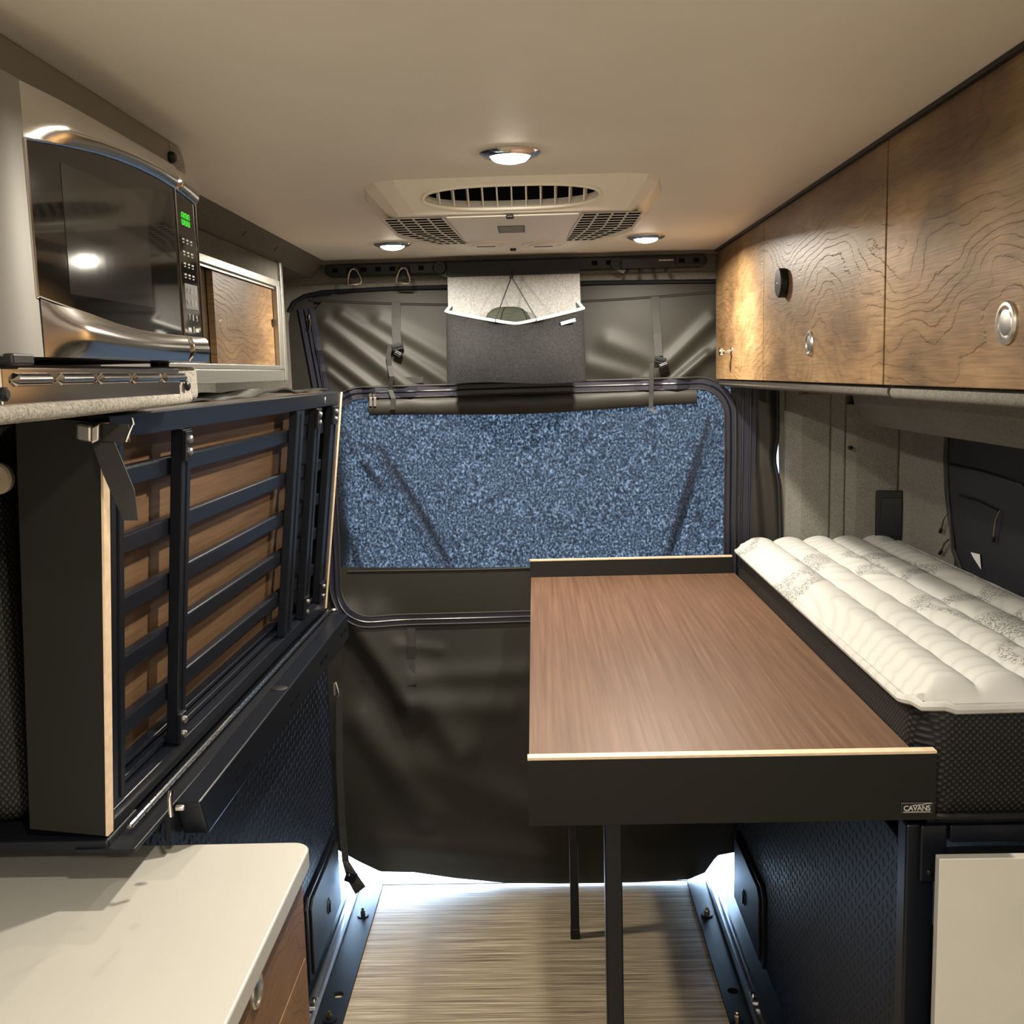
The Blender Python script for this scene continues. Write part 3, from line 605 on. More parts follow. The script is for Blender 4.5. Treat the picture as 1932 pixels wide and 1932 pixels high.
def bed():
    t = thing('folded_bed', 'folded up bed with black slatted frame and brown backing board', 'bed', (-.6, 2.0, .97))
    obj('backing_board', bb(.004, .996, .02, .995, -.056, -.046), MT['veneer'], t)
    obj('backing_strip', bb(.80, .992, .03, .97, -.0455, -.043), MT['blacklam'], t)
    e = obj('end_board', bb(-.012, .0005, .0, .985, -.105, -.004), MT['blacklam'], t)
    obj('end_board_edge', bb(-.012, .0005, .0, .985, -.0035, -.0005), MT['ply'], e)
    obj('rear_board', bb(.9995, 1.008, 0, 1.0, -.085, -.001), MT['blacklam'], t)
    obj('rear_board_edge', bb(.9995, 1.006, 0, 1.0, -.0005, .0025), MT['ply'], t)
    def ch(u0, u1, v0, v1, w0, w1, nm):      # grooved extrusion
        o = obj(nm, bb(u0, u1, v0, v1, w0, w1), MT['blackgloss'], t, bevel=.0015); return o
    obj('top_rail', bb(.001, .999, .945, 1.0, -.03, 0), MT['blackgloss'], t, bevel=.002)
    obj('bottom_rail', bb(.001, .999, .0, .055, -.03, 0), MT['blackgloss'], t, bevel=.002)
    obj('groove_rail', bb(.02, .98, .062, .078, -.04, -.018), MT['blackgloss'], t, bevel=.002)
    obj('groove_rail', bb(.02, .98, .088, .10, -.045, -.026), MT['blackgloss'], t, bevel=.002)
    us = []
    for a, b in ((208, 236), (345, 361), (555, 568), (589, 599), (618, 634)):
        ua, ub = BUV(a, 900)[0], BUV(b, 900)[0]; us.append((ua, ub))
    us[0] = (.003, us[0][1]); us[-1] = (us[-1][0], .998)
    for i, (ua, ub) in enumerate(us):
        p = ch(ua, ub, .056, .944, -.019, -.001, 'post')
        m = (ua+ub)/2; g = obj('groove', bb(m-(ub-ua)*.08, m+(ub-ua)*.08, .07, .93, -.0012, -.0002), MT['recess'], p)
    for i in (1, 3, 4):
        ua, ub = us[i]
        for v0, v1, sg in ((.06, .15, 1), (.86, .94, -1)):
            k = obj('bracket', bb(ua-.004, ua+(ub-ua)*.55, v0, v1, -.001, .006), MT['black'], t, bevel=.001)
            for vv in (v0+.025, v1-.022):
                c = B(ua+(ub-ua)*.25, vv, .006); obj('bolt', MB().lathe(c, BN, [(.0062, 0), (.0062, .0025), (.004, .0045), (0, .0048)], 14), MT['nickel'], k, smooth=True)
    for px, py in ((610, 843), (602, 961), (590, 1089)):
        u, v = BUV(px, py, -.03); c = B(u, v, -.018); obj('bolt', MB().lathe(c, BN, [(.009, -.01), (.009, .002), (.005, .005), (.005, .01), (0, .0105)], 16), MT['brass'], t, smooth=True)
    # slats behind the posts
    for k, py in enumerate((876, 985, 1084, 1180, 1281)):
        v = BUV(341, py, -.03)[1]; 
        obj('slat', bb(us[0][1]-.003, us[2][0]+.005, v-.025, v+.025, -.036, -.0195), MT['blackgloss'], t, bevel=.003)
        obj('slat', bb(us[2][1], us[4][0], v-.025, v+.025, -.036, -.0195), MT['blackgloss'], t, bevel=.003)
    uu, vv = BUV(614, 748, 0); c = B(uu, .972, .0005); obj('rail_mark', MB().tube([c+Vector((0, math.cos(a)*.004, math.sin(a)*.007)) for a in [k*.6 for k in range(9)]], .0012, 5), MT['print'], t)
    # piano hinge: knuckles along the bottom
    a, b = A(240, 1528, x=-.572), A(608, 1152, x=-.572); a.x = b.x = -.560; a = Vector((-.563, 1.335, .982)); b = Vector((-.563, 2.735, .960))
    hb = obj('piano_hinge', MB().tube([a, b], .0025, 8), MT['nickel'], t)
    n = 56
    for k in range(n):
        p, q = a.lerp(b, (k+.06)/n), a.lerp(b, (k+.94)/n); obj('knuckle', MB().cyl(p, q, .0046, n=10), MT['chrome'], hb, smooth=True)
    return us
US = bed()
# shelf flange and box rail below the hinge
t = thing('bed_ledge', 'black steel ledge carrying the folded bed at the left', 'ledge', (-.6, 2.0, .93))
L0, L1 = .972, .950
def led(x0, x1, y0, y1, d0, d1):
    z = lambda y: L0+(L1-L0)*(y-1.32)/(2.75-1.32)
    return MB().hexa([(x0,y0,z(y0)+d0),(x1,y0,z(y0)+d0),(x1,y1,z(y1)+d0),(x0,y1,z(y1)+d0),(x0,y0,z(y0)+d1),(x1,y0,z(y0)+d1),(x1,y1,z(y1)+d1),(x0,y1,z(y1)+d1)])
obj('flange', led(-.62, -.538, 1.29, 2.78, -.006, 0), MT['black'], t, bevel=.002)
obj('apron', led(-.546, -.538, 1.42, 2.77, -.05, -.005), MT['black'], t)
obj('front_shelf', MB().box(-.92, -.575, 1.295, 1.40, .966, .982), MT['black'], t, bevel=.004)
obj('front_apron', MB().box(-.92, -.62, 1.462, 1.475, .86, .966), MT['blackgloss'], t, bevel=.002)
ty0 = 1.447; bt = obj('box_rail', MB().hexa([(-.538,1.47,.91),(-.500,1.47,.91),(-.500,2.66,.902),(-.538,2.66,.902),(-.538,1.44,.972),(-.500,1.44,.972),(-.500,2.66,.966),(-.538,2.66,.966)]), MT['blackgloss'], t, bevel=.003)
for k, y in enumerate((1.62, 2.0, 2.3, 2.55)):
    for dy in (0, .05): obj('slot', MB().box(-.5005, -.4994, y+dy, y+dy+.03, .930, .938), MT['nickel'] if 0 else MT['recess'], bt)
obj('cap', MB().lathe((-.519, 2.0, .9685), (0, 0, 1), [(.016, 0), (.016, .002), (.013, .003), (0, .003)], 20), MT['blackplas'], bt, smooth=True)
obj('bolt', MB().lathe((-.556, 2.76, .952), (0, 0, 1), [(.008, 0), (.008, .004), (.005, .007), (0, .007)], 12), MT['nickel'], t)
pn = obj('latch_pin', MB().tube([A(322, 1492, x=-.50), A(320, 1508, x=-.50), A(323, 1540, x=-.50)], .0034, 10), MT['chrome'], t, smooth=True)
q = A(338, 1524, x=-.503); obj('latch_knob', MB().lathe(q, (1, 0, 0), [(.004, -.004), (.004, .005), (.003, .007), (0, .007)], 12), MT['nickel'], pn, smooth=True)
q = A(631, 1300, x=-.60); t = thing('toggle_latch', 'small chrome toggle latch at the rear edge of the tread panel', 'latch', q)
obj('latch_plate', MB().obox(q, (.003, 0, 0), (0, .006, 0), (0, 0, .018)), MT['nickel'], t, bevel=.001)
obj('latch_lever', MB().tube([q+Vector((.004, 0, .022)), q+Vector((.008, .0, .008)), q+Vector((.012, -.002, -.012)), q+Vector((.008, -.004, -.024))], [.004, .0035, .003, .002], 8), MT['chrome'], t, smooth=True)
# dark cloth lying on the folded bed
def cl(u, v):
    y = 1.48+1.36*u; x = -.70+.14*v; return Vector((x, y, 1.548+.003*math.sin(y*9+x*12)+.002*math.sin(y*31+x*50)+.007*math.exp(-((y-2.25-.8*(x+.63))/.12)**2)+.005*u))
solo('folded_cloth', MB().sheet(70, 8, cl, (0, 0, -.004)), MT['nylon'], 'crumpled black cloth lying on top of the folded bed', 'cloth', smooth=True)
# left half of the mattress, stored upright behind the end board
mb = MB().box(-.915, -.705, 1.335, 2.70, .985, 1.535); solo('stored_mattress', mb, MT['meshside'], 'black mesh sided mattress stored upright at the far left', 'mattress', bevel=.03, seg=4)
q = A(-8, 903, y=1.325); solo('round_cap', MB().lathe((q.x, 1.333, q.z), (0, -1, 0), [(.021, 0), (.021, .008), (.018, .011), (0, .011)], 28), MT['beige'], 'beige round cap against black mesh at the left edge', 'cap', smooth=True)
# cam strap on the bed front
t = thing('cam_strap', 'black webbing strap with chrome cam buckle under the microwave shelf', 'strap', A(200, 800, y=1.30))
def SP(px, py, y): return A(px, py, y=y)
P = [SP(186, 806, 1.222), SP(196, 838, 1.217), SP(214, 885, 1.211), SP(234, 932, 1.207), SP(247, 982, 1.204)]
obj('strap_tail', MB().ribbon(P, [CR*.0105+CD*-.002, CR*.012+CD*-.004, CR*.0125+CD*-.005, CR*.0125+CD*-.004, CR*.0085], Vector((0, .0008, 0))), MT['web'], t)
P = [SP(170, 815, 1.216), SP(200, 816, 1.214), SP(225, 817, 1.213), SP(244, 817, 1.213)]
obj('strap_band', MB().ribbon(P, Vector((0, 0, .0105)), Vector((0, .0010, 0))), MT['web'], t)
q0, q1 = SP(145, 812, 1.214), SP(177, 818, 1.212)
k = obj('cam_buckle', MB().obox((q0+q1)/2, (q1-q0)/2, Vector((.001, 0, .0105)), Vector((0, .006, 0))), MT['nickel'], t, bevel=.004, seg=3)
obj('buckle_lever', MB().obox(q1+Vector((.004, -.004, 0)), Vector((.005, 0, .002)), Vector((.001, 0, .010)), Vector((0, .003, 0))), MT['nickel'], k, bevel=.002)
P = [SP(248, 790, 1.212), SP(251, 801, 1.207), SP(245, 814, 1.21), SP(238, 833, 1.212)]
obj('wire_hook', MB().tube(P, .0018, 8), MT['chrome'], t, smooth=True)

# ------------------------------------------------------------------ microwave, its shelf and the soffit box
def microwave():
    x = -.455
    t = thing('microwave', 'stainless steel microwave with black glass door at upper left', 'microwave', (-.6, 1.17, 1.605))
    obj('case', MB().box(-.80, x-.025, .87, 1.445, 1.606, 1.848), MT['steel'], t, bevel=.004)
    topc = [A(px, py, x=x) for px, py in ((40, 261), (46, 262), (105, 272), (166, 286), (206, 299), (245, 314), (285, 333), (321, 354), (345, 370), (366, 386))]
    botc = [A(px, py, x=x) for px, py in ((66, 560), (70, 562), (118, 580), (166, 597), (206, 612), (245, 623), (290, 631), (338, 635), (358, 637), (378, 638))]
    def cv(c, y):
        for a, b in zip(c, c[1:]):
            if a.y <= y <= b.y+1e-9: return a.z+(b.z-a.z)*(y-a.y)/max(1e-9, b.y-a.y)
        return c[0].z if y < c[0].y else c[-1].z
    yl, yd, yr = .963, 1.357, 1.444; ZT, ZB = 1.851, 1.606
    bow = lambda y: .010*(1-((y-1.20)/.30)**2)     # the whole front bows outwards
    def glassf(y0, y1): return MB().sheet(24, 6, lambda u, v: Vector((x+bow(y0+(y1-y0)*u)*.6, y0+(y1-y0)*u, cv(botc, y0+(y1-y0)*u)*(1-v)+cv(topc, y0+(y1-y0)*u)*v)), (-.012, 0, 0))
    def band(y0, y1, lo, hi, out):
        def fn(u, v):
            y = y0+(y1-y0)*u; a, b = lo(y), hi(y); return Vector((x+bow(y)*.6+out*.6*min(1, u*5+.05)*math.sin(math.pi*(v*.8+.1))**.8, y, a+(b-a)*v))
        return MB().sheet(28, 12, fn, (-.02, 0, 0))
    d = obj('door', band(yl, yd-.001, lambda y: cv(topc, y), lambda y: ZT, .013), MT['steelbr'], t, smooth=True, ang=50)
    obj('door_lower', band(yl+.006, yd-.001, lambda y: ZB, lambda y: cv(botc, y), .013), MT['steelbr'], d, smooth=True, ang=50)
    obj('door_glass', glassf(yl, yd-.001), MT['glass'], d, smooth=True)
    def lf(u, v):
        y = .885+(yl-.885)*u; return Vector((x+bow(y)*.6-.010*(1-u)**2+.003*math.sin(math.pi*u), y+.004*(1-v), ZB+(ZT-ZB)*v))
    obj('door_edge', MB().sheet(12, 10, lf, (-.03, 0, 0)), MT['steel'], d, smooth=True, ang=60)
    def wire(c, y0, y1, n=24): return MB().tube([(x+bow(y0+(y1-y0)*k/n)*.6+.0012, y0+(y1-y0)*k/n, cv(c, y0+(y1-y0)*k/n)) for k in range(n+1)], .0014, 6)
    obj('glass_trim', wire(topc, yl, yd), MT['chrome'], d, smooth=True); obj('glass_trim', wire(botc, yl, yd), MT['chrome'], d, smooth=True)
    obj('glass_trim', MB().tube([(x+bow(yl)*.6+.001, yl, cv(botc, yl)), (x+bow(yl)*.6+.001, yl, cv(topc, yl))], .0016, 6), MT['chrome'], d)
    # door window seen as a paler rectangle behind the glass
    obj('inner_window', MB().sheet(10, 4, lambda u, v: Vector((x+bow(1.03+.22*u)*.6+.0004, 1.03+.22*u, 1.668+.125*v)), (-.0006, 0, 0)), plain('window_screen', (.022, .021, .019), .08, spec=.55), d)
    c = obj('control_panel', glassf(yd+.001, yr), MT['glass'], t, smooth=True)
    cu = obj('control_cap', band(yd+.001, yr+.003, lambda y: cv(topc, y), lambda y: ZT-.002, .012), MT['steelbr'], t, smooth=True, ang=50)
    cl_ = obj('control_base', band(yd+.001, yr+.003, lambda y: ZB, lambda y: cv(botc, y), .013), MT['steelbr'], t, smooth=True, ang=50)
    for y in (yd, yr): obj('panel_trim', MB().tube([(x+bow(y)*.6+.001, y, cv(botc, y)), (x+bow(y)*.6+.001, y, cv(topc, y))], .0014, 6), MT['chrome'], t)
    obj('panel_trim', wire(topc, yd, yr, 8), MT['chrome'], t, smooth=True); obj('panel_trim', wire(botc, yd, yr, 8), MT['chrome'], t, smooth=True)
    fx = lambda y: x+bow(y)*.6
    # clock digits, each zero drawn as seven-segment bars
    for k in range(3):
        y = 1.384+.0125*k; z = 1.7905-.0*k; w, h = .0032, .0075; g = MB()
        for (a, b_) in (((-w, h), (w, h)), ((-w, -h), (w, -h)), ((-w, .001), (-w, h-.001)), ((w, .001), (w, h-.001)), ((-w, -h+.001), (-w, -.001)), ((w, -h+.001), (w, -.001))):
            g.tube([(fx(y)+.0006, y+a[0], z+a[1]), (fx(y)+.0006, y+b_[0], z+b_[1])], .0006, 5)
        obj('digit', g, MT['digit'], c)
    # print rows
    for r, z in enumerate((1.764, 1.748, 1.733, 1.719)):
        for k in range(3):
            y = 1.381+.017*k; o = obj('key', MB().box(fx(y), fx(y)+.0007, y-.004, y+.004, z-.0011, z+.0011).box(fx(y), fx(y)+.0007, y-.003, y+.003, z-.0046, z-.0032), MT['key'], c)
    obj('keypad', MB().box(fx(1.4)-.001, fx(1.4)+.0006, 1.374, 1.427, 1.675, 1.7075), MT['keypad'], c)
    seg = {'1': 'bc', '2': 'abged', '3': 'abgcd', '4': 'fgbc', '5': 'afgcd', '6': 'afgedc', '7': 'abc', '8': 'abcdefg', '9': 'abfgcd', '0': 'abcdef'}
    for k, chx in enumerate('1234567890'):
        r, q = divmod(k, 3); 
        if chx == '0': r, q = 3, 1
        y, z = 1.384+.0165*q, 1.699-.0155*r - (.004 if r > 1 else 0); w, h = .0017, .0034; g = MB()
        S7 = dict(a=((-w, h), (w, h)), d=((-w, -h), (w, -h)), g=((-w, 0), (w, 0)), f=((-w, 0), (-w, h)), b=((w, 0), (w, h)), e=((-w, -h), (-w, 0)), c=((w, -h), (w, 0)))
        for s in seg[chx]: a, b_ = S7[s]; g.tube([(fx(y)+.0009, y+a[0], z+a[1]), (fx(y)+.0009, y+b_[0], z+b_[1])], .0006, 4)
        obj('key', g, MT['key'], c)
    for y in (1.384, 1.417): obj('key', MB().box(fx(y), fx(y)+.0008, y-.006, y+.006, 1.6455, 1.6505), MT['key'], c)
    for y in (.93, 1.40): obj('foot', MB().cyl((-.50, y, 1.6), (-.50, y, 1.607), .012, n=14), MT['blackplas'], t)
    obj('hinge_block', MB().box(x-.02, x+.004, .905, .945, 1.5985, 1.6085), MT['blackplas'], t, bevel=.002)
microwave()
t = thing('microwave_shelf', 'grey tweed covered shelf with steel vent trim under the microwave', 'shelf', (-.65, 1.15, 1.545))
obj('shelf_board', MB().box(-.90, -.475, .60, 1.40, 1.553, 1.5995), MT['black'], t)
obj('bottom_roll', MB().tube([(-.468, .60, 1.5545), (-.466, 1.0, 1.5555), (-.468, 1.36, 1.558), (-.472, 1.415, 1.559)], .0085, 14), MT['tweed'], t, smooth=True)
obj('end_upholstery', MB().box(-.90, -.466, 1.368, 1.452, 1.556, 1.600), MT['tweed'], t, bevel=.006, seg=3)
vp = obj('vent_trim', MB().box(-.475, -.4625, .905, 1.365, 1.5625, 1.597), MT['steelbr'], t, bevel=.002)
for a, b in ((102, 460), (520, 840), (890, 1165), (1200, 1440), (1475, 1685)):
    p, q = A(a*.207, 710, x=-.462), A(b*.207, 712, x=-.462)
    obj('louver', MB().lathe((-.463, p.y, 1.5855), (0, 1, 0), [(.001, 0), (.0062, .006), (.0062, q.y-p.y-.006), (.001, q.y-p.y)], 18), MT['steelbr'], vp, smooth=True)
for px, py in ((6, 744), (352, 728)):
    p = A(px, py, x=-.4625); obj('screw', MB().lathe((-.463, p.y, p.z), (1, 0, 0), [(.0065, 0), (.0065, .003), (.004, .005), (0, .005)], 16), MT['blackplas'], vp, smooth=True)
t = thing('soffit_box', 'grey laminate soffit box between the microwave and the ceiling', 'box', (-.7, 1.0, 1.85))
obj('face', MB().box(-.90, -.492, -.2, 1.478, 1.8525, 1.9085), MT['alu'] if 0 else plain('taupe_laminate', (.22, .19, .15), .5), t, bevel=.002)
obj('end_cushion', MB().prism([(-.60, y, z) for y, z in [(1.478, 1.845), (1.535, 1.845), (1.537, 1.865)]+[(1.507+.03*math.cos(math.radians(a)), 1.8785+.03*math.sin(math.radians(a))) for a in range(0, 91, 15)]+[(1.478, 1.9085)]], (.109, 0, 0)), MT['tweed'], t, bevel=.004, seg=3)
q = A(324, 297, x=-.489); obj('knob', MB().lathe((-.492, q.y, q.z), (1, 0, 0), [(.008, 0), (.008, .005), (.006, .008), (0, .008)], 16), MT['blackplas'], t, smooth=True)

# ------------------------------------------------------------------ left sliding cabinet
def sliding():
    t = thing('sliding_cabinet', 'aluminium framed cabinet with sliding oak doors at upper left', 'cabinet', (-.75, 2.2, 1.575))
    X = -.62; y0, y1, z0, z1 = 1.50, 2.64, 1.575, 1.865
    obj('carcass', MB().box(-.92, -.70, y0, y1-.02, z0+.005, z1-.005), MT['black'], t)
    obj('fascia', MB().box(-.66, X-.003, y0, y1-.03, 1.820, z1-.001), MT['greydark'], t, bevel=.002)
    obj('top_track', MB().box(-.66, X, y0, y1-.028, 1.803, 1.820), MT['alu'], t, bevel=.0015)
    obj('top_track_lip', MB().box(-.630, X-.006, y0, y1-.03, 1.798, 1.803), MT['alu'], t)
    obj('bottom_track', MB().box(-.66, X, y0, y1-.028, 1.603, 1.613), MT['alu'], t, bevel=.001)
    obj('bottom_frame', MB().box(-.66, X-.001, y0, y1-.028, z0, 1.603), MT['alu'], t, bevel=.002)
    obj('frame_post', MB().box(-.648, X+.001, 2.576, y1-.032, 1.603, 1.805), MT['alu'], t, bevel=.002)
    obj('end_post', MB().box(-.66, X+.004, y1-.032, y1-.010, z0, z1), MT['alu'], t, bevel=.002)
    obj('end_piping', MB().box(-.66, X+.002, y1-.010, y1, z0, z1), MT['tweed'], t, bevel=.003)
    b = obj('sliding_door', MB().box(-.658, -.648, y0+.02, 2.25, 1.612, 1.80), MT['oak4'], t); b['label'] = 'inner sliding door, greyer in colour'
    d = obj('sliding_door', MB().box(-.645, -.632, 2.10, 2.572, 1.614, 1.799), MT['oak2'], t)
    p = A(514, 610, x=-.632); cut(d, MB().lathe((-.637, p.y, p.z), (1, 0, 0), [(.011, -.004), (.011, .03)], 24))
    obj('finger_pull', MB().lathe((-.6405, p.y, p.z), (1, 0, 0), [(.0108, 0), (.0108, .001), (0, .001)], 24), MT['recess'], d)
sliding()

# ------------------------------------------------------------------ rear curtain
CY = 3.062
FOLDS = [  # x0,z0,x1,z1,sigma,amp
    (-.60, 1.74, -.36, 1.54, .022, .016), (-.55, 1.76, -.24, 1.55, .020, .013), (-.61, 1.66, -.46, 1.54, .018, .014), (-.44, 1.74, -.20, 1.60, .025, .010), (-.60, 1.60, -.53, 1.54, .012, .010),
    (.52, 1.72, .33, 1.54, .020, .014), (.56, 1.66, .42, 1.54, .018, .014), (.50, 1.62, .40, 1.54, .012, .010), (.22, 1.66, .36, 1.60, .03, .010), (.16, 1.60, .30, 1.56, .025, .009),
    (-.57, 1.42, -.42, 1.20, .012, .010), (-.51, 1.45, -.30, 1.03, .014, .014), (-.55, 1.20, -.48, 1.03, .012, .008), (.53, 1.43, .38, 1.03, .016, .012), (.56, 1.35, .44, 1.03, .010, .006),
    (-.58, .88, -.40, .60, .035, .030), (-.50, .86, -.25, .45, .05, .024), (-.40, .60, -.10, .58, .04, .012), (-.38, .68, -.05, .69, .03, .010), (-.55, .55, -.35, .25, .05, .022), (-.35, .40, .10, .20, .06, .020), (-.50, .15, .0, .10, .04, .012), (-.42, .78, -.30, .76, .015, .008), (.1, .5, .4, .2, .06, .015)]
def cd(x, z):
    s = .004*math.sin(7*x+3*z)+.003*math.sin(13*z-5*x)
    for x0, z0, x1, z1, sg, am in FOLDS:
        am *= .8; dx, dz = x1-x0, z1-z0; L2 = dx*dx+dz*dz; k = ((x-x0)*dx+(z-z0)*dz)/L2; kk = min(1, max(0, k)); d2 = (x-x0-dx*kk)**2+(z-z0-dz*kk)**2
        if d2 < 9*sg*sg: s += am*math.exp(-d2/(sg*sg))
    return s
def CP(x, z, off=0.): return Vector((x, CY-cd(x, z)-off, z))
def cpx(px, py, off=0.): p = A(px, py, y=CY); return CP(p.x, p.z, off)
def seglerp(pts, s):
    for (a, u), (b, v) in zip(pts, pts[1:]):
        if a <= s <= b: return u+(v-u)*(s-a)/(b-a)
    return pts[0][1] if s < pts[0][0] else pts[-1][1]
def curtain():
    t = thing('door_curtain', 'black nylon rear door curtain with blue mesh window', 'curtain', (0, CY, .03))
    def quad(zlo, zhi, xlo, xhi, nu, nv, off=0., th=.002):
        def fn(u, v):
            za = zlo(0) if 0 else None
            x_ = u; z0 = zlo(u); z1 = zhi(u); z = z0+(z1-z0)*v; xa, xb = xlo(z), xhi(z); x = xa+(xb-xa)*u
            return CP(x, z, off)
        return MB().sheet(nu, nv, fn, (0, th, 0))
    K = lambda c: (lambda s: c)
    def lowz(u): return seglerp([(0, 1.53), (.04, 1.527), (.5, 1.520), (.9, 1.533), (1, 1.548)], u)
    def topz(u): return 1.832 if u > .10 else 1.832-.075*(1-u/.10)**2
    obj('upper_panel', quad(lowz, topz, lambda z: -.612-(z-1.53)*.14, K(.70), 200, 80), MT['nylon'], t, smooth=True)
    # left edge strip beyond the zip
    obj('left_strip', quad(K(1.50), lambda u: 1.78+.075*min(1, u*1.6)**.5, K(-.73), lambda z: -.60-(z-1.53)*.12, 14, 40, -.004, .002), MT['nylon'], t, smooth=True)
    obj('corner_backing', MB().sheet(6, 6, lambda u, v: Vector((-.715+.15*u, CY+.016, 1.0+.86*v)), (0, .002, 0)), MT['nylon'], t)
    for dx in (.004, .020, -.014):
        obj('zip_tape', MB().ribbon([CP(-.622+dx-(z-1.53)*.13, z, .003) for z in [1.50+.02*k for k in range(15)]], (.0065, 0, 0), (0, .0015, 0)), MT['zip'], t)
    obj('zip_coil', MB().tube([CP(-.612-(z-1.53)*.13, z, .006) for z in [1.50+.02*k for k in range(15)]], .0022, 6), MT['blackgloss'], t, smooth=True)
    p = cpx(583, 600, .008); zp = obj('zip_slider', MB().obox(p, (.005, 0, 0), (0, .003, 0), (0, 0, .009)), MT['chrome'], t, bevel=.002)
    obj('zip_pull', MB().obox(p+Vector((.003, -.005, -.018)), (.004, 0, 0), (0, .001, 0), (.001, 0, .014)), MT['chrome'], zp, bevel=.0015)
    # mesh window
    def mlo(u): return seglerp([(0, 1.005), (.4, .995), (1, .99)], u)
    obj('mesh_window', quad(mlo, lambda u: seglerp([(0, 1.525), (1, 1.548)], u), lambda z: -.592, lambda z: .578, 150, 70, -.002, .0012), MT['mesh'], t, smooth=True)
    for pts, hw in ((((712, 835), (745, 890), (790, 960), (830, 1030), (852, 1078)), .0065), (((682, 868), (700, 893), (722, 920)), .005), (((1338, 790), (1320, 850), (1296, 930), (1275, 1000), (1262, 1048)), .0065), (((650, 985), (664, 1030), (680, 1076)), .006)):
        n = len(pts)
        for q in (2.8, 1.7, .9): obj('pleat', MB().ribbon([cpx(px, py, -.0045-.002*q) for px, py in pts], [Vector((q*hw*(.3+.7*math.sin(math.pi*(k+.3)/n)), 0, .001)) for k in range(n)], (0, .0002, 0)), MT['pleat'], t)
    obj('mesh_seam', MB().tube([cpx(px, py, .003) for px, py in ((1357, 800), (1340, 880), (1318, 940), (1305, 1000), (1292, 1050))], .0009, 5), MT['zip'], t)
    obj('flap_roll', MB().tube([CP(x, 1.490+.006*math.sin(x*3), .008) for x in [-.48+.04*k for k in range(25)]], .003, 6), MT['black'], t)
    def flap(u, v):
        x = -.482+.955*u; zb = 1.462+.010*u+.006*math.cos(u*6.3); z = zb+(1.530+.006*u-zb)*v; return CP(x, z, .006+.013*math.sin(math.pi*min(1, v*1.25+.02))**.6+.002*math.sin(u*40)*(1-v))
    obj('rolled_flap', MB().sheet(80, 10, flap, (0, .004, 0)), MT['nylon'], t, smooth=True)
    # lower panel and band below the mesh
    obj('lower_band', quad(K(.85), lambda u: mlo(u)+.012, K(-.66), K(.62), 90, 14, .002), MT['nylon'], t, smooth=True)
    def hem(u): return seglerp([(0, .14), (.07, .085), (.12, .052), (.2, .048), (.3, .026), (.42, .008), (.55, .004), (.75, .004), (.86, .010), (.90, .03), (.93, .085), (1, .10)], u)
    def low(u, v):
        x = -.665+1.29*u; z0 = hem(u); z = z0+(.862-z0)*v; return CP(x, z, .004+.05*math.sin(math.pi*min(1, v))*.5)
    obj('lower_panel', MB().sheet(120, 64, low, (0, .002, 0)), MT['nylon'], t, smooth=True)
    # zip loop round the window
    loop = []
    cor = [((-.50, 1.43), .105, 180, 90), ((.475, 1.443), .095, 90, 0), ((.475, .955), .095, 0, -90), ((-.50, .962), .108, -90, -180)]
    for (cx, cz), r, a0, a1 in cor:
        for k in range(11): a = math.radians(a0+(a1-a0)*k/10); loop.append((cx+r*math.cos(a), cz+r*math.sin(a)))
    dense = []
    for (a, b) in zip(loop, loop[1:]+loop[:1]):
        n = max(1, int(math.hypot(b[0]-a[0], b[1]-a[1])/.02)); dense += [(a[0]+(b[0]-a[0])*k/n, a[1]+(b[1]-a[1])*k/n) for k in range(n)]
    m = len(dense); nrm = []
    for i in range(m):
        a, b = dense[i-1], dense[(i+1) % m]; d = Vector((b[0]-a[0], 0, b[1]-a[1])).normalized(); nrm.append(Vector((d.z, 0, -d.x)))
    def lp(o, off): return [CP(x+n.x*o, z+n.z*o, off) for (x, z), n in zip(dense, nrm)]
    lowoff = lambda z: .008
    obj('zip_tape', MB().ribbon(lp(0, .010), [n*.016 for n in nrm], Vector((0, .0012, 0)), True), MT['zip'], t)
    obj('zip_coil', MB().tube(lp(.0, .0125), .0028, 6, True), MT['blackgloss'], t, smooth=True)
    obj('zip_edge', MB().tube(lp(-.016, .0115), .003, 6, True), MT['web'], t, smooth=True); obj('zip_edge', MB().tube(lp(.016, .0115), .003, 6, True), MT['web'], t, smooth=True)
    for px in (701, 709):
        p = cpx(px, 750, .018); s = obj('zip_slider', MB().obox(p+Vector((0, 0, .006)), (.0045, 0, 0), (0, .003, 0), (0, 0, .006)), MT['chrome'], t, bevel=.0015)
        obj('zip_pull', MB().obox(p+Vector((.001, -.004, -.012)), (.0042, 0, 0), (0, .001, 0), (.0006, 0, .013)), MT['nickel'], s, bevel=.0015)
    # right border: double zip and dark end panel
    obj('zip_backing', MB().ribbon([CP(.62+(z-1.0)*.012, z, -.001) for z in [.84+.02*k for k in range(37)]], (.052, 0, 0), (0, .0012, 0)), MT['zip'], t)
    for dx in (.0, .022, .042):
        obj('zip_tape', MB().ribbon([CP(.590+dx+(z-1.0)*.012, z, .004) for z in [.86+.02*k for k in range(35)]], (.009, 0, 0), (0, .0015, 0)), MT['zip'], t)
    for dx in (.012, .034):
        obj('zip_coil', MB().tube([CP(.590+dx+(z-1.0)*.012, z, .0065) for z in [.86+.02*k for k in range(35)]], .0025, 6), MT['zip'], t, smooth=True)
    def rgt(u, v):
        z = .86+.70*v; x = .635+(.720-.05*(z-1.13)*.5-(.012*math.exp(-((z-1.31)/.05)**2))-.635)*u; return Vector((x, CY-.004-.012*math.sin(u*2.6)-.006*math.sin(u*9+z*6), z))
    obj('right_panel', MB().sheet(16, 40, rgt, (0, .002, 0)), MT['nylon'], t, smooth=True)
    obj('right_piping', MB().tube([rgt(1, k/40)+Vector((-.004, -.003, 0)) for k in range(41)], .006, 8), MT['navy'], t, smooth=True)
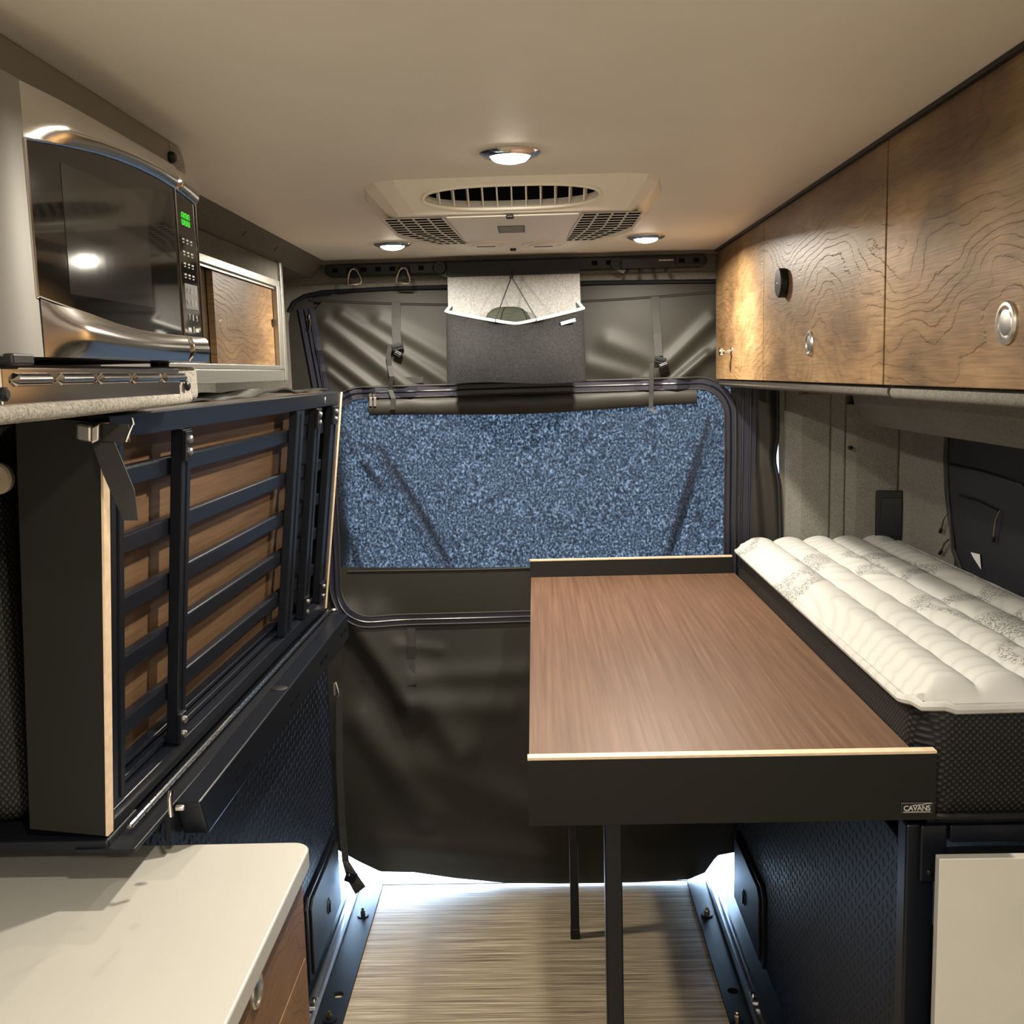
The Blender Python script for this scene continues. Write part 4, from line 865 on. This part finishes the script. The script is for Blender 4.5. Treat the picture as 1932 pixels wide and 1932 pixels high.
    obj('mid_seam', MB().tube([CP(x, 1.778+.020*((x+.03)/.6)**2*(1 if x > 0 else 1.3), .0015) for x in [-.64+.04*k for k in range(34)]], .0035, 6), MT['web'], t, smooth=True)
    obj('band_seam', MB().tube([CP(x, 1.003, .004) for x in [-.57+.03*k for k in range(37)]], .0022, 6), MT['web'], t, smooth=True)
    # hanging straps with buckles
    def strap(pts, hw, off=.006):
        P = [cpx(px, py, off+o) for px, py, o in pts]; return MB().ribbon(P, (hw, 0, 0), (0, .0009, 0))
    def buckle(par, px, py, sx, sz, rot=0., nm='buckle'):
        p = cpx(px, py, .016); c, s = math.cos(rot), math.sin(rot)
        b = obj(nm, MB().obox(p, Vector((c, 0, s))*sx, (0, .005, 0), Vector((-s, 0, c))*sz), MT['blackplas'], par, bevel=.003)
        obj('buckle_bar', MB().obox(p+Vector((0, -.006, 0)), Vector((c, 0, s))*sx*.9, (0, .0015, 0), Vector((-s, 0, c))*sz*.22), MT['blackgloss'], b, bevel=.001); return b
    s1 = obj('strap', strap([(748, 568, 0), (748, 600, 0), (749, 628, .003), (751, 650, .008)], .0125), MT['web'], t)
    buckle(s1, 752, 655, .017, .010, .2); buckle(s1, 753, 668, .012, .008, -.5, 'buckle_tongue')
    s2 = obj('strap', strap([(740, 650, .012), (735, 670, .016), (737, 690, .01), (742, 710, .012), (738, 735, .01), (745, 750, .022), (743, 772, .02)], .007), MT['web'], t)
    s3 = obj('strap', strap([(1235, 560, 0), (1236, 590, 0), (1239, 630, .003), (1241, 672, .008)], .0115), MT['web'], t)
    buckle(s3, 1243, 680, .017, .010, -.25); buckle(s3, 1249, 689, .014, .007, .35, 'buckle_tongue')
    s4 = obj('strap', strap([(1228, 685, .010), (1227, 710, .008), (1227, 745, .018), (1226, 770, .02), (1233, 778, .026)], .0065), MT['web'], t)
    s5 = obj('strap', strap([(777, 1182, .010), (779, 1215, .012), (777, 1240, .012), (779, 1280, .012), (777, 1300, .012), (785, 1312, .015)], .012), MT['web'], t)
    buckle(s5, 780, 1284, .014, .006)
    for px in (782, 1208): obj('hook_patch', MB().obox(cpx(px, 717, .003), (.027, 0, 0), (0, .001, 0), (0, 0, .009)), MT['web'], t)
    p = cpx(777, 1172, .006); obj('hook_patch', MB().obox(p, (.013, 0, 0), (0, .001, 0), (0, 0, .012)), MT['web'], t)
curtain()
# tie-down strap dangling beside the left gap
t = thing('tie_strap', 'black webbing strap hanging beside the gap at lower left', 'strap', (-.56, 2.93, .08))
P = [A(px, py, y=y) for px, py, y in ((640, 1300, 2.975), (641, 1450, 2.95), (646, 1560, 2.93), (652, 1625, 2.91), (665, 1655, 2.89), (680, 1680, 2.87))]
obj('webbing', MB().ribbon(P, [(.010, 0, 0)]*4+[(.016, 0, .006), (.015, 0, .012)], (0, .0012, 0)), MT['web'], t)
k = obj('buckle', MB().obox(A(662, 1655, y=2.885), (.016, 0, -.006), (0, .004, 0), (.006, 0, .016)), MT['blackgloss'], t, bevel=.003)
obj('rivet', MB().lathe(A(658, 1650, y=2.880), (0, -1, 0), [(.004, 0), (.004, .002), (0, .003)], 12), MT['chrome'], k, smooth=True)

# ------------------------------------------------------------------ hook bar and what hangs on it
BY = 3.0
t = thing('hook_bar', 'long black rounded hook rail across the top of the rear wall', 'rail', (-.04, BY, 1.87))
a, b = A(612, 509, y=BY), A(1334, 492, y=BY); zc = (a.z+b.z)/2; r = .0165
pts = []
for k in range(13): an = math.radians(90+180*k/12); pts.append((a.x+r+r*math.cos(an), zc+r*math.sin(an)))
for k in range(13): an = math.radians(-90+180*k/12); pts.append((b.x-r+r*math.cos(an), zc+r*math.sin(an)))
obj('bar', MB().prism([(x, 3.0, z) for x, z in pts], (0, .055, 0)), MT['blackplas'], t, bevel=.004, seg=3)
for k in range(26):
    x = a.x+.03+k*(b.x-a.x-.06)/25
    if -.25 < x < .15: continue
    obj('slot', MB().box(x-.008, x+.008, 2.999, 3.0005, zc-.006, zc+.006), MT['recess'], t)
ZB_ = zc
for px, py, lb in ((830, 505, 'left of the hanging organiser'), (1163, 497, 'right of the hanging organiser')):
    p = A(px, py, y=2.99); t = thing('clamp_knob', 'round black clamp knob on the hook rail, '+lb, 'knob', (p.x, 2.998, p.z), 'clamp knobs on the rail')
    obj('knob', MB().lathe((p.x, 2.999, p.z), (0, -1, 0), [(.018, 0), (.018, .008), (.016, .011), (.009, .011), (.008, .008), (.004, .008), (.004, .011), (0, .011)], 28), MT['blackplas'], t, smooth=True)
    obj('clamp_foot', MB().prism([(p.x-.012, 2.997, p.z-.015), (p.x+.02, 2.997, p.z-.028), (p.x+.03, 2.997, p.z-.01), (p.x, 2.997, p.z)], (0, -.004, 0)), MT['blackplas'], t)
def dhook(px, py, tilt, lb):
    p = A(px, py, y=2.985); t = thing('ring_hook', lb, 'hook', (p.x, 2.999, p.z), 'chrome ring hooks on the rail')
    obj('base', MB().lathe((p.x, 2.9995, p.z+.018), (0, -1, 0), [(.017, 0), (.017, .006), (.013, .012), (0, .013)], 24), MT['blackplas'], t, smooth=True)
    obj('tongue', MB().prism([(p.x-.012, 2.99, p.z+.018), (p.x+.012, 2.99, p.z+.018), (p.x+.007, 2.982, p.z-.004), (p.x-.007, 2.982, p.z-.004)], (0, -.006, 0)), MT['blackplas'], t, bevel=.002)
    c, s = math.cos(tilt), math.sin(tilt); L = [(-.010, .020), (-.018, .0), (-.019, -.012), (-.016, -.016), (.016, -.016), (.019, -.012), (.018, 0), (.010, .020), (.004, .026), (-.004, .026)]
    obj('ring', MB().tube([(p.x+x*c-z*s, 2.972-.008*(.02-z)/.04, p.z-.004+x*s+z*c) for x, z in L], .0025, 8, True), MT['chrome'], t, smooth=True)
dhook(670, 524, .12, 'chrome ring hook on the rail nearest the left end')
dhook(762, 522, -.03, 'chrome ring hook on the rail closer to the hanging organiser')
p0, p1 = A(1178, 505, y=2.985), A(1262, 502, y=2.985)
t = thing('key_hook', 'black four prong hook strip on the right of the rail', 'hook', ((p0.x+p1.x)/2, 2.995, p0.z))
obj('holder', MB().box(p0.x-.01, p1.x+.02, 2.984, 2.9995, p0.z-.004, p0.z+.026), MT['blackplas'], t, bevel=.003)
for k in range(4):
    x = p0.x+.008+(p1.x-p0.x-.016)*k/3; obj('prong', MB().tube([(x, 2.988, p0.z), (x, 2.984, p0.z-.012), (x, 2.970, p0.z-.014), (x, 2.966, p0.z-.008)], .004, 8), MT['blackplas'], t, smooth=True)
p = A(1257, 491, y=2.984); 
for k in range(9): obj('lettering', MB().box(p.x-.020+k*.0045, p.x-.017+k*.0045, 2.9832, 2.984, p.z-.0012, p.z+(.0016 if k % 3 else .0024)), MT['whitepiping'], t)

def organiser():
    t = thing('hanging_organiser', 'grey felt hanging pocket with dark front and white rim', 'organiser', (-.05, 2.96, 1.555))
    x0, x1 = -.234, .137; zb = 1.553
    obj('top_strip', MB().box(x0, x1, 2.976, 2.998, 1.852, 1.893), MT['navy'], t, bevel=.003)
    obj('back_sheet', MB().sheet(20, 30, lambda u, v: Vector((x0+(x1-x0)*u-.004*(1-v)+.008*(1-v)*u, 2.985-.006*math.sin(u*3.1)*(1-v), zb+.02+(1.853-zb-.02)*v)), (0, .003, 0)), MT['felt'], t, smooth=True)
    def rim(u):
        s = abs(2*u-1-.02); x = x0-.006+(x1-x0+.014)*u; z = 1.714+.040*s**1.15; y = 2.965-.030*math.sin(math.pi*min(1, max(0, u)))**.5-.012*max(0, 1-s*1.6)
        return Vector((x, y, z))
    def front(u, v):
        r = rim(u); bz = zb+.004*math.sin(u*6.3); z = bz+(r.z-bz)*v
        bul = (.060*math.sin(math.pi*u)**.4)*(1-.55*v)*(math.sin(math.pi*min(1, v*.75+.16)))-.020*math.exp(-((u-.5)/(.10+.25*(1-v)))**2)*(1-v)*math.sin(math.pi*v)
        w = 1.0+.022*(1-v); xc = (x0+x1)/2; dim = .010*math.exp(-((u-.36)/.05)**2-((v-.93)/.14)**2)+.010*math.exp(-((u-.66)/.05)**2-((v-.93)/.14)**2)
        return Vector((xc+(r.x-xc)*w, min(2.972, r.y-bul*(1 if v < 1 else 0)*(1-v**6)+dim), z))
    obj('front_pocket', MB().sheet(48, 36, front, (0, .003, 0)), MT['feltdark'], t, smooth=True)
    obj('pocket_floor', MB().grid(24, 4, lambda u, v: front(u, 0).lerp(Vector((front(u, 0).x, 2.983, zb+.012)), v)), MT['feltdark'], t)
    for s in (0, 1): obj('side_gusset', MB().grid(4, 20, lambda u, v: front(s, v).lerp(Vector((front(s, v).x, 2.984, front(s, v).z+.004)), u)), MT['feltdark'], t)
    P = [rim(k/40)+Vector((0, -.002, .001)) for k in range(41)]
    obj('rim_piping', MB().tube([Vector((x0+.006, 2.98, 1.772))]+P+[Vector((x1-.006, 2.98, 1.772))], .0045, 10), MT['whitepiping'], t, smooth=True)
    q = A(1072, 607, y=2.93); obj('brand_tab', MB().obox(q, (.020, 0, .005), (0, .0012, 0), (-.001, 0, .0042)), MT['whitepiping'], t)
    kn = A(965, 522, y=2.955); a, b = rim(.362)+Vector((0, -.004, .004)), rim(.655)+Vector((0, -.004, .004))
    top = Vector((kn.x+.001, 2.965, 1.862))
    c = obj('cord', MB().tube([top, kn, kn.lerp(a, .5), a, a+Vector((0, -.003, -.006))], .0016, 6), MT['blackplas'], t, smooth=True)
    obj('cord_strand', MB().tube([kn, kn.lerp(b, .5), b, b+Vector((0, -.003, -.006))], .0016, 6), MT['blackplas'], c, smooth=True)
    obj('knot', MB().lathe(kn-Vector((0, 0, .006)), (0, 0, 1), [(0, 0), (.005, .002), (.006, .006), (.005, .010), (0, .012)], 14), MT['blackplas'], c, smooth=True)
    obj('cord_strand', MB().tube([top+Vector((.004, 0, .006)), top+Vector((.0015, -.004, -.006)), kn+Vector((.003, 0, .004))], .0015, 6), MT['blackplas'], c, smooth=True)
organiser()
# olive ribbed pouch in the pocket
def pouch():
    c = A(958, 628, y=2.955); t = thing('ribbed_pouch', 'olive green ribbed pouch sticking out of the hanging pocket', 'pouch', (c.x, 2.955, c.z-.06))
    prof = []
    for k in range(25):
        a = math.pi/2*k/24; prof.append((max(0, math.cos(a))**.55, math.sin(a)))
    mb = MB(); n = 32; vs = []
    for j, (r, h) in enumerate(prof):
        rib = 1+.014*math.sin(j*2.1)
        for k in range(n):
            a = 2*math.pi*k/n; vs.append((c.x+.078*r*rib*math.cos(a), 2.957+.022*r*rib*math.sin(a), c.z-.045+.117*h))
    fs = [(j*n+k, j*n+(k+1) % n, (j+1)*n+(k+1) % n, (j+1)*n+k) for j in range(24) for k in range(n)]+[tuple(range(n))[::-1]]
    obj('body', mb.add(vs, fs), MT['olive'], t, smooth=True)
    for j in range(5):
        z = c.z+.016+j*.009; h = (z-(c.z-.045))/.117; r = math.sqrt(max(0, 1-h*h))**.55*.92
        obj('rib', MB().tube([(c.x+.060*r*math.sin(q), 2.957-.0225*r*math.cos(q)*1.02, z) for q in [-.9+.18*k for k in range(11)]], .0014, 6), MT['olive'], t, smooth=True)
pouch()
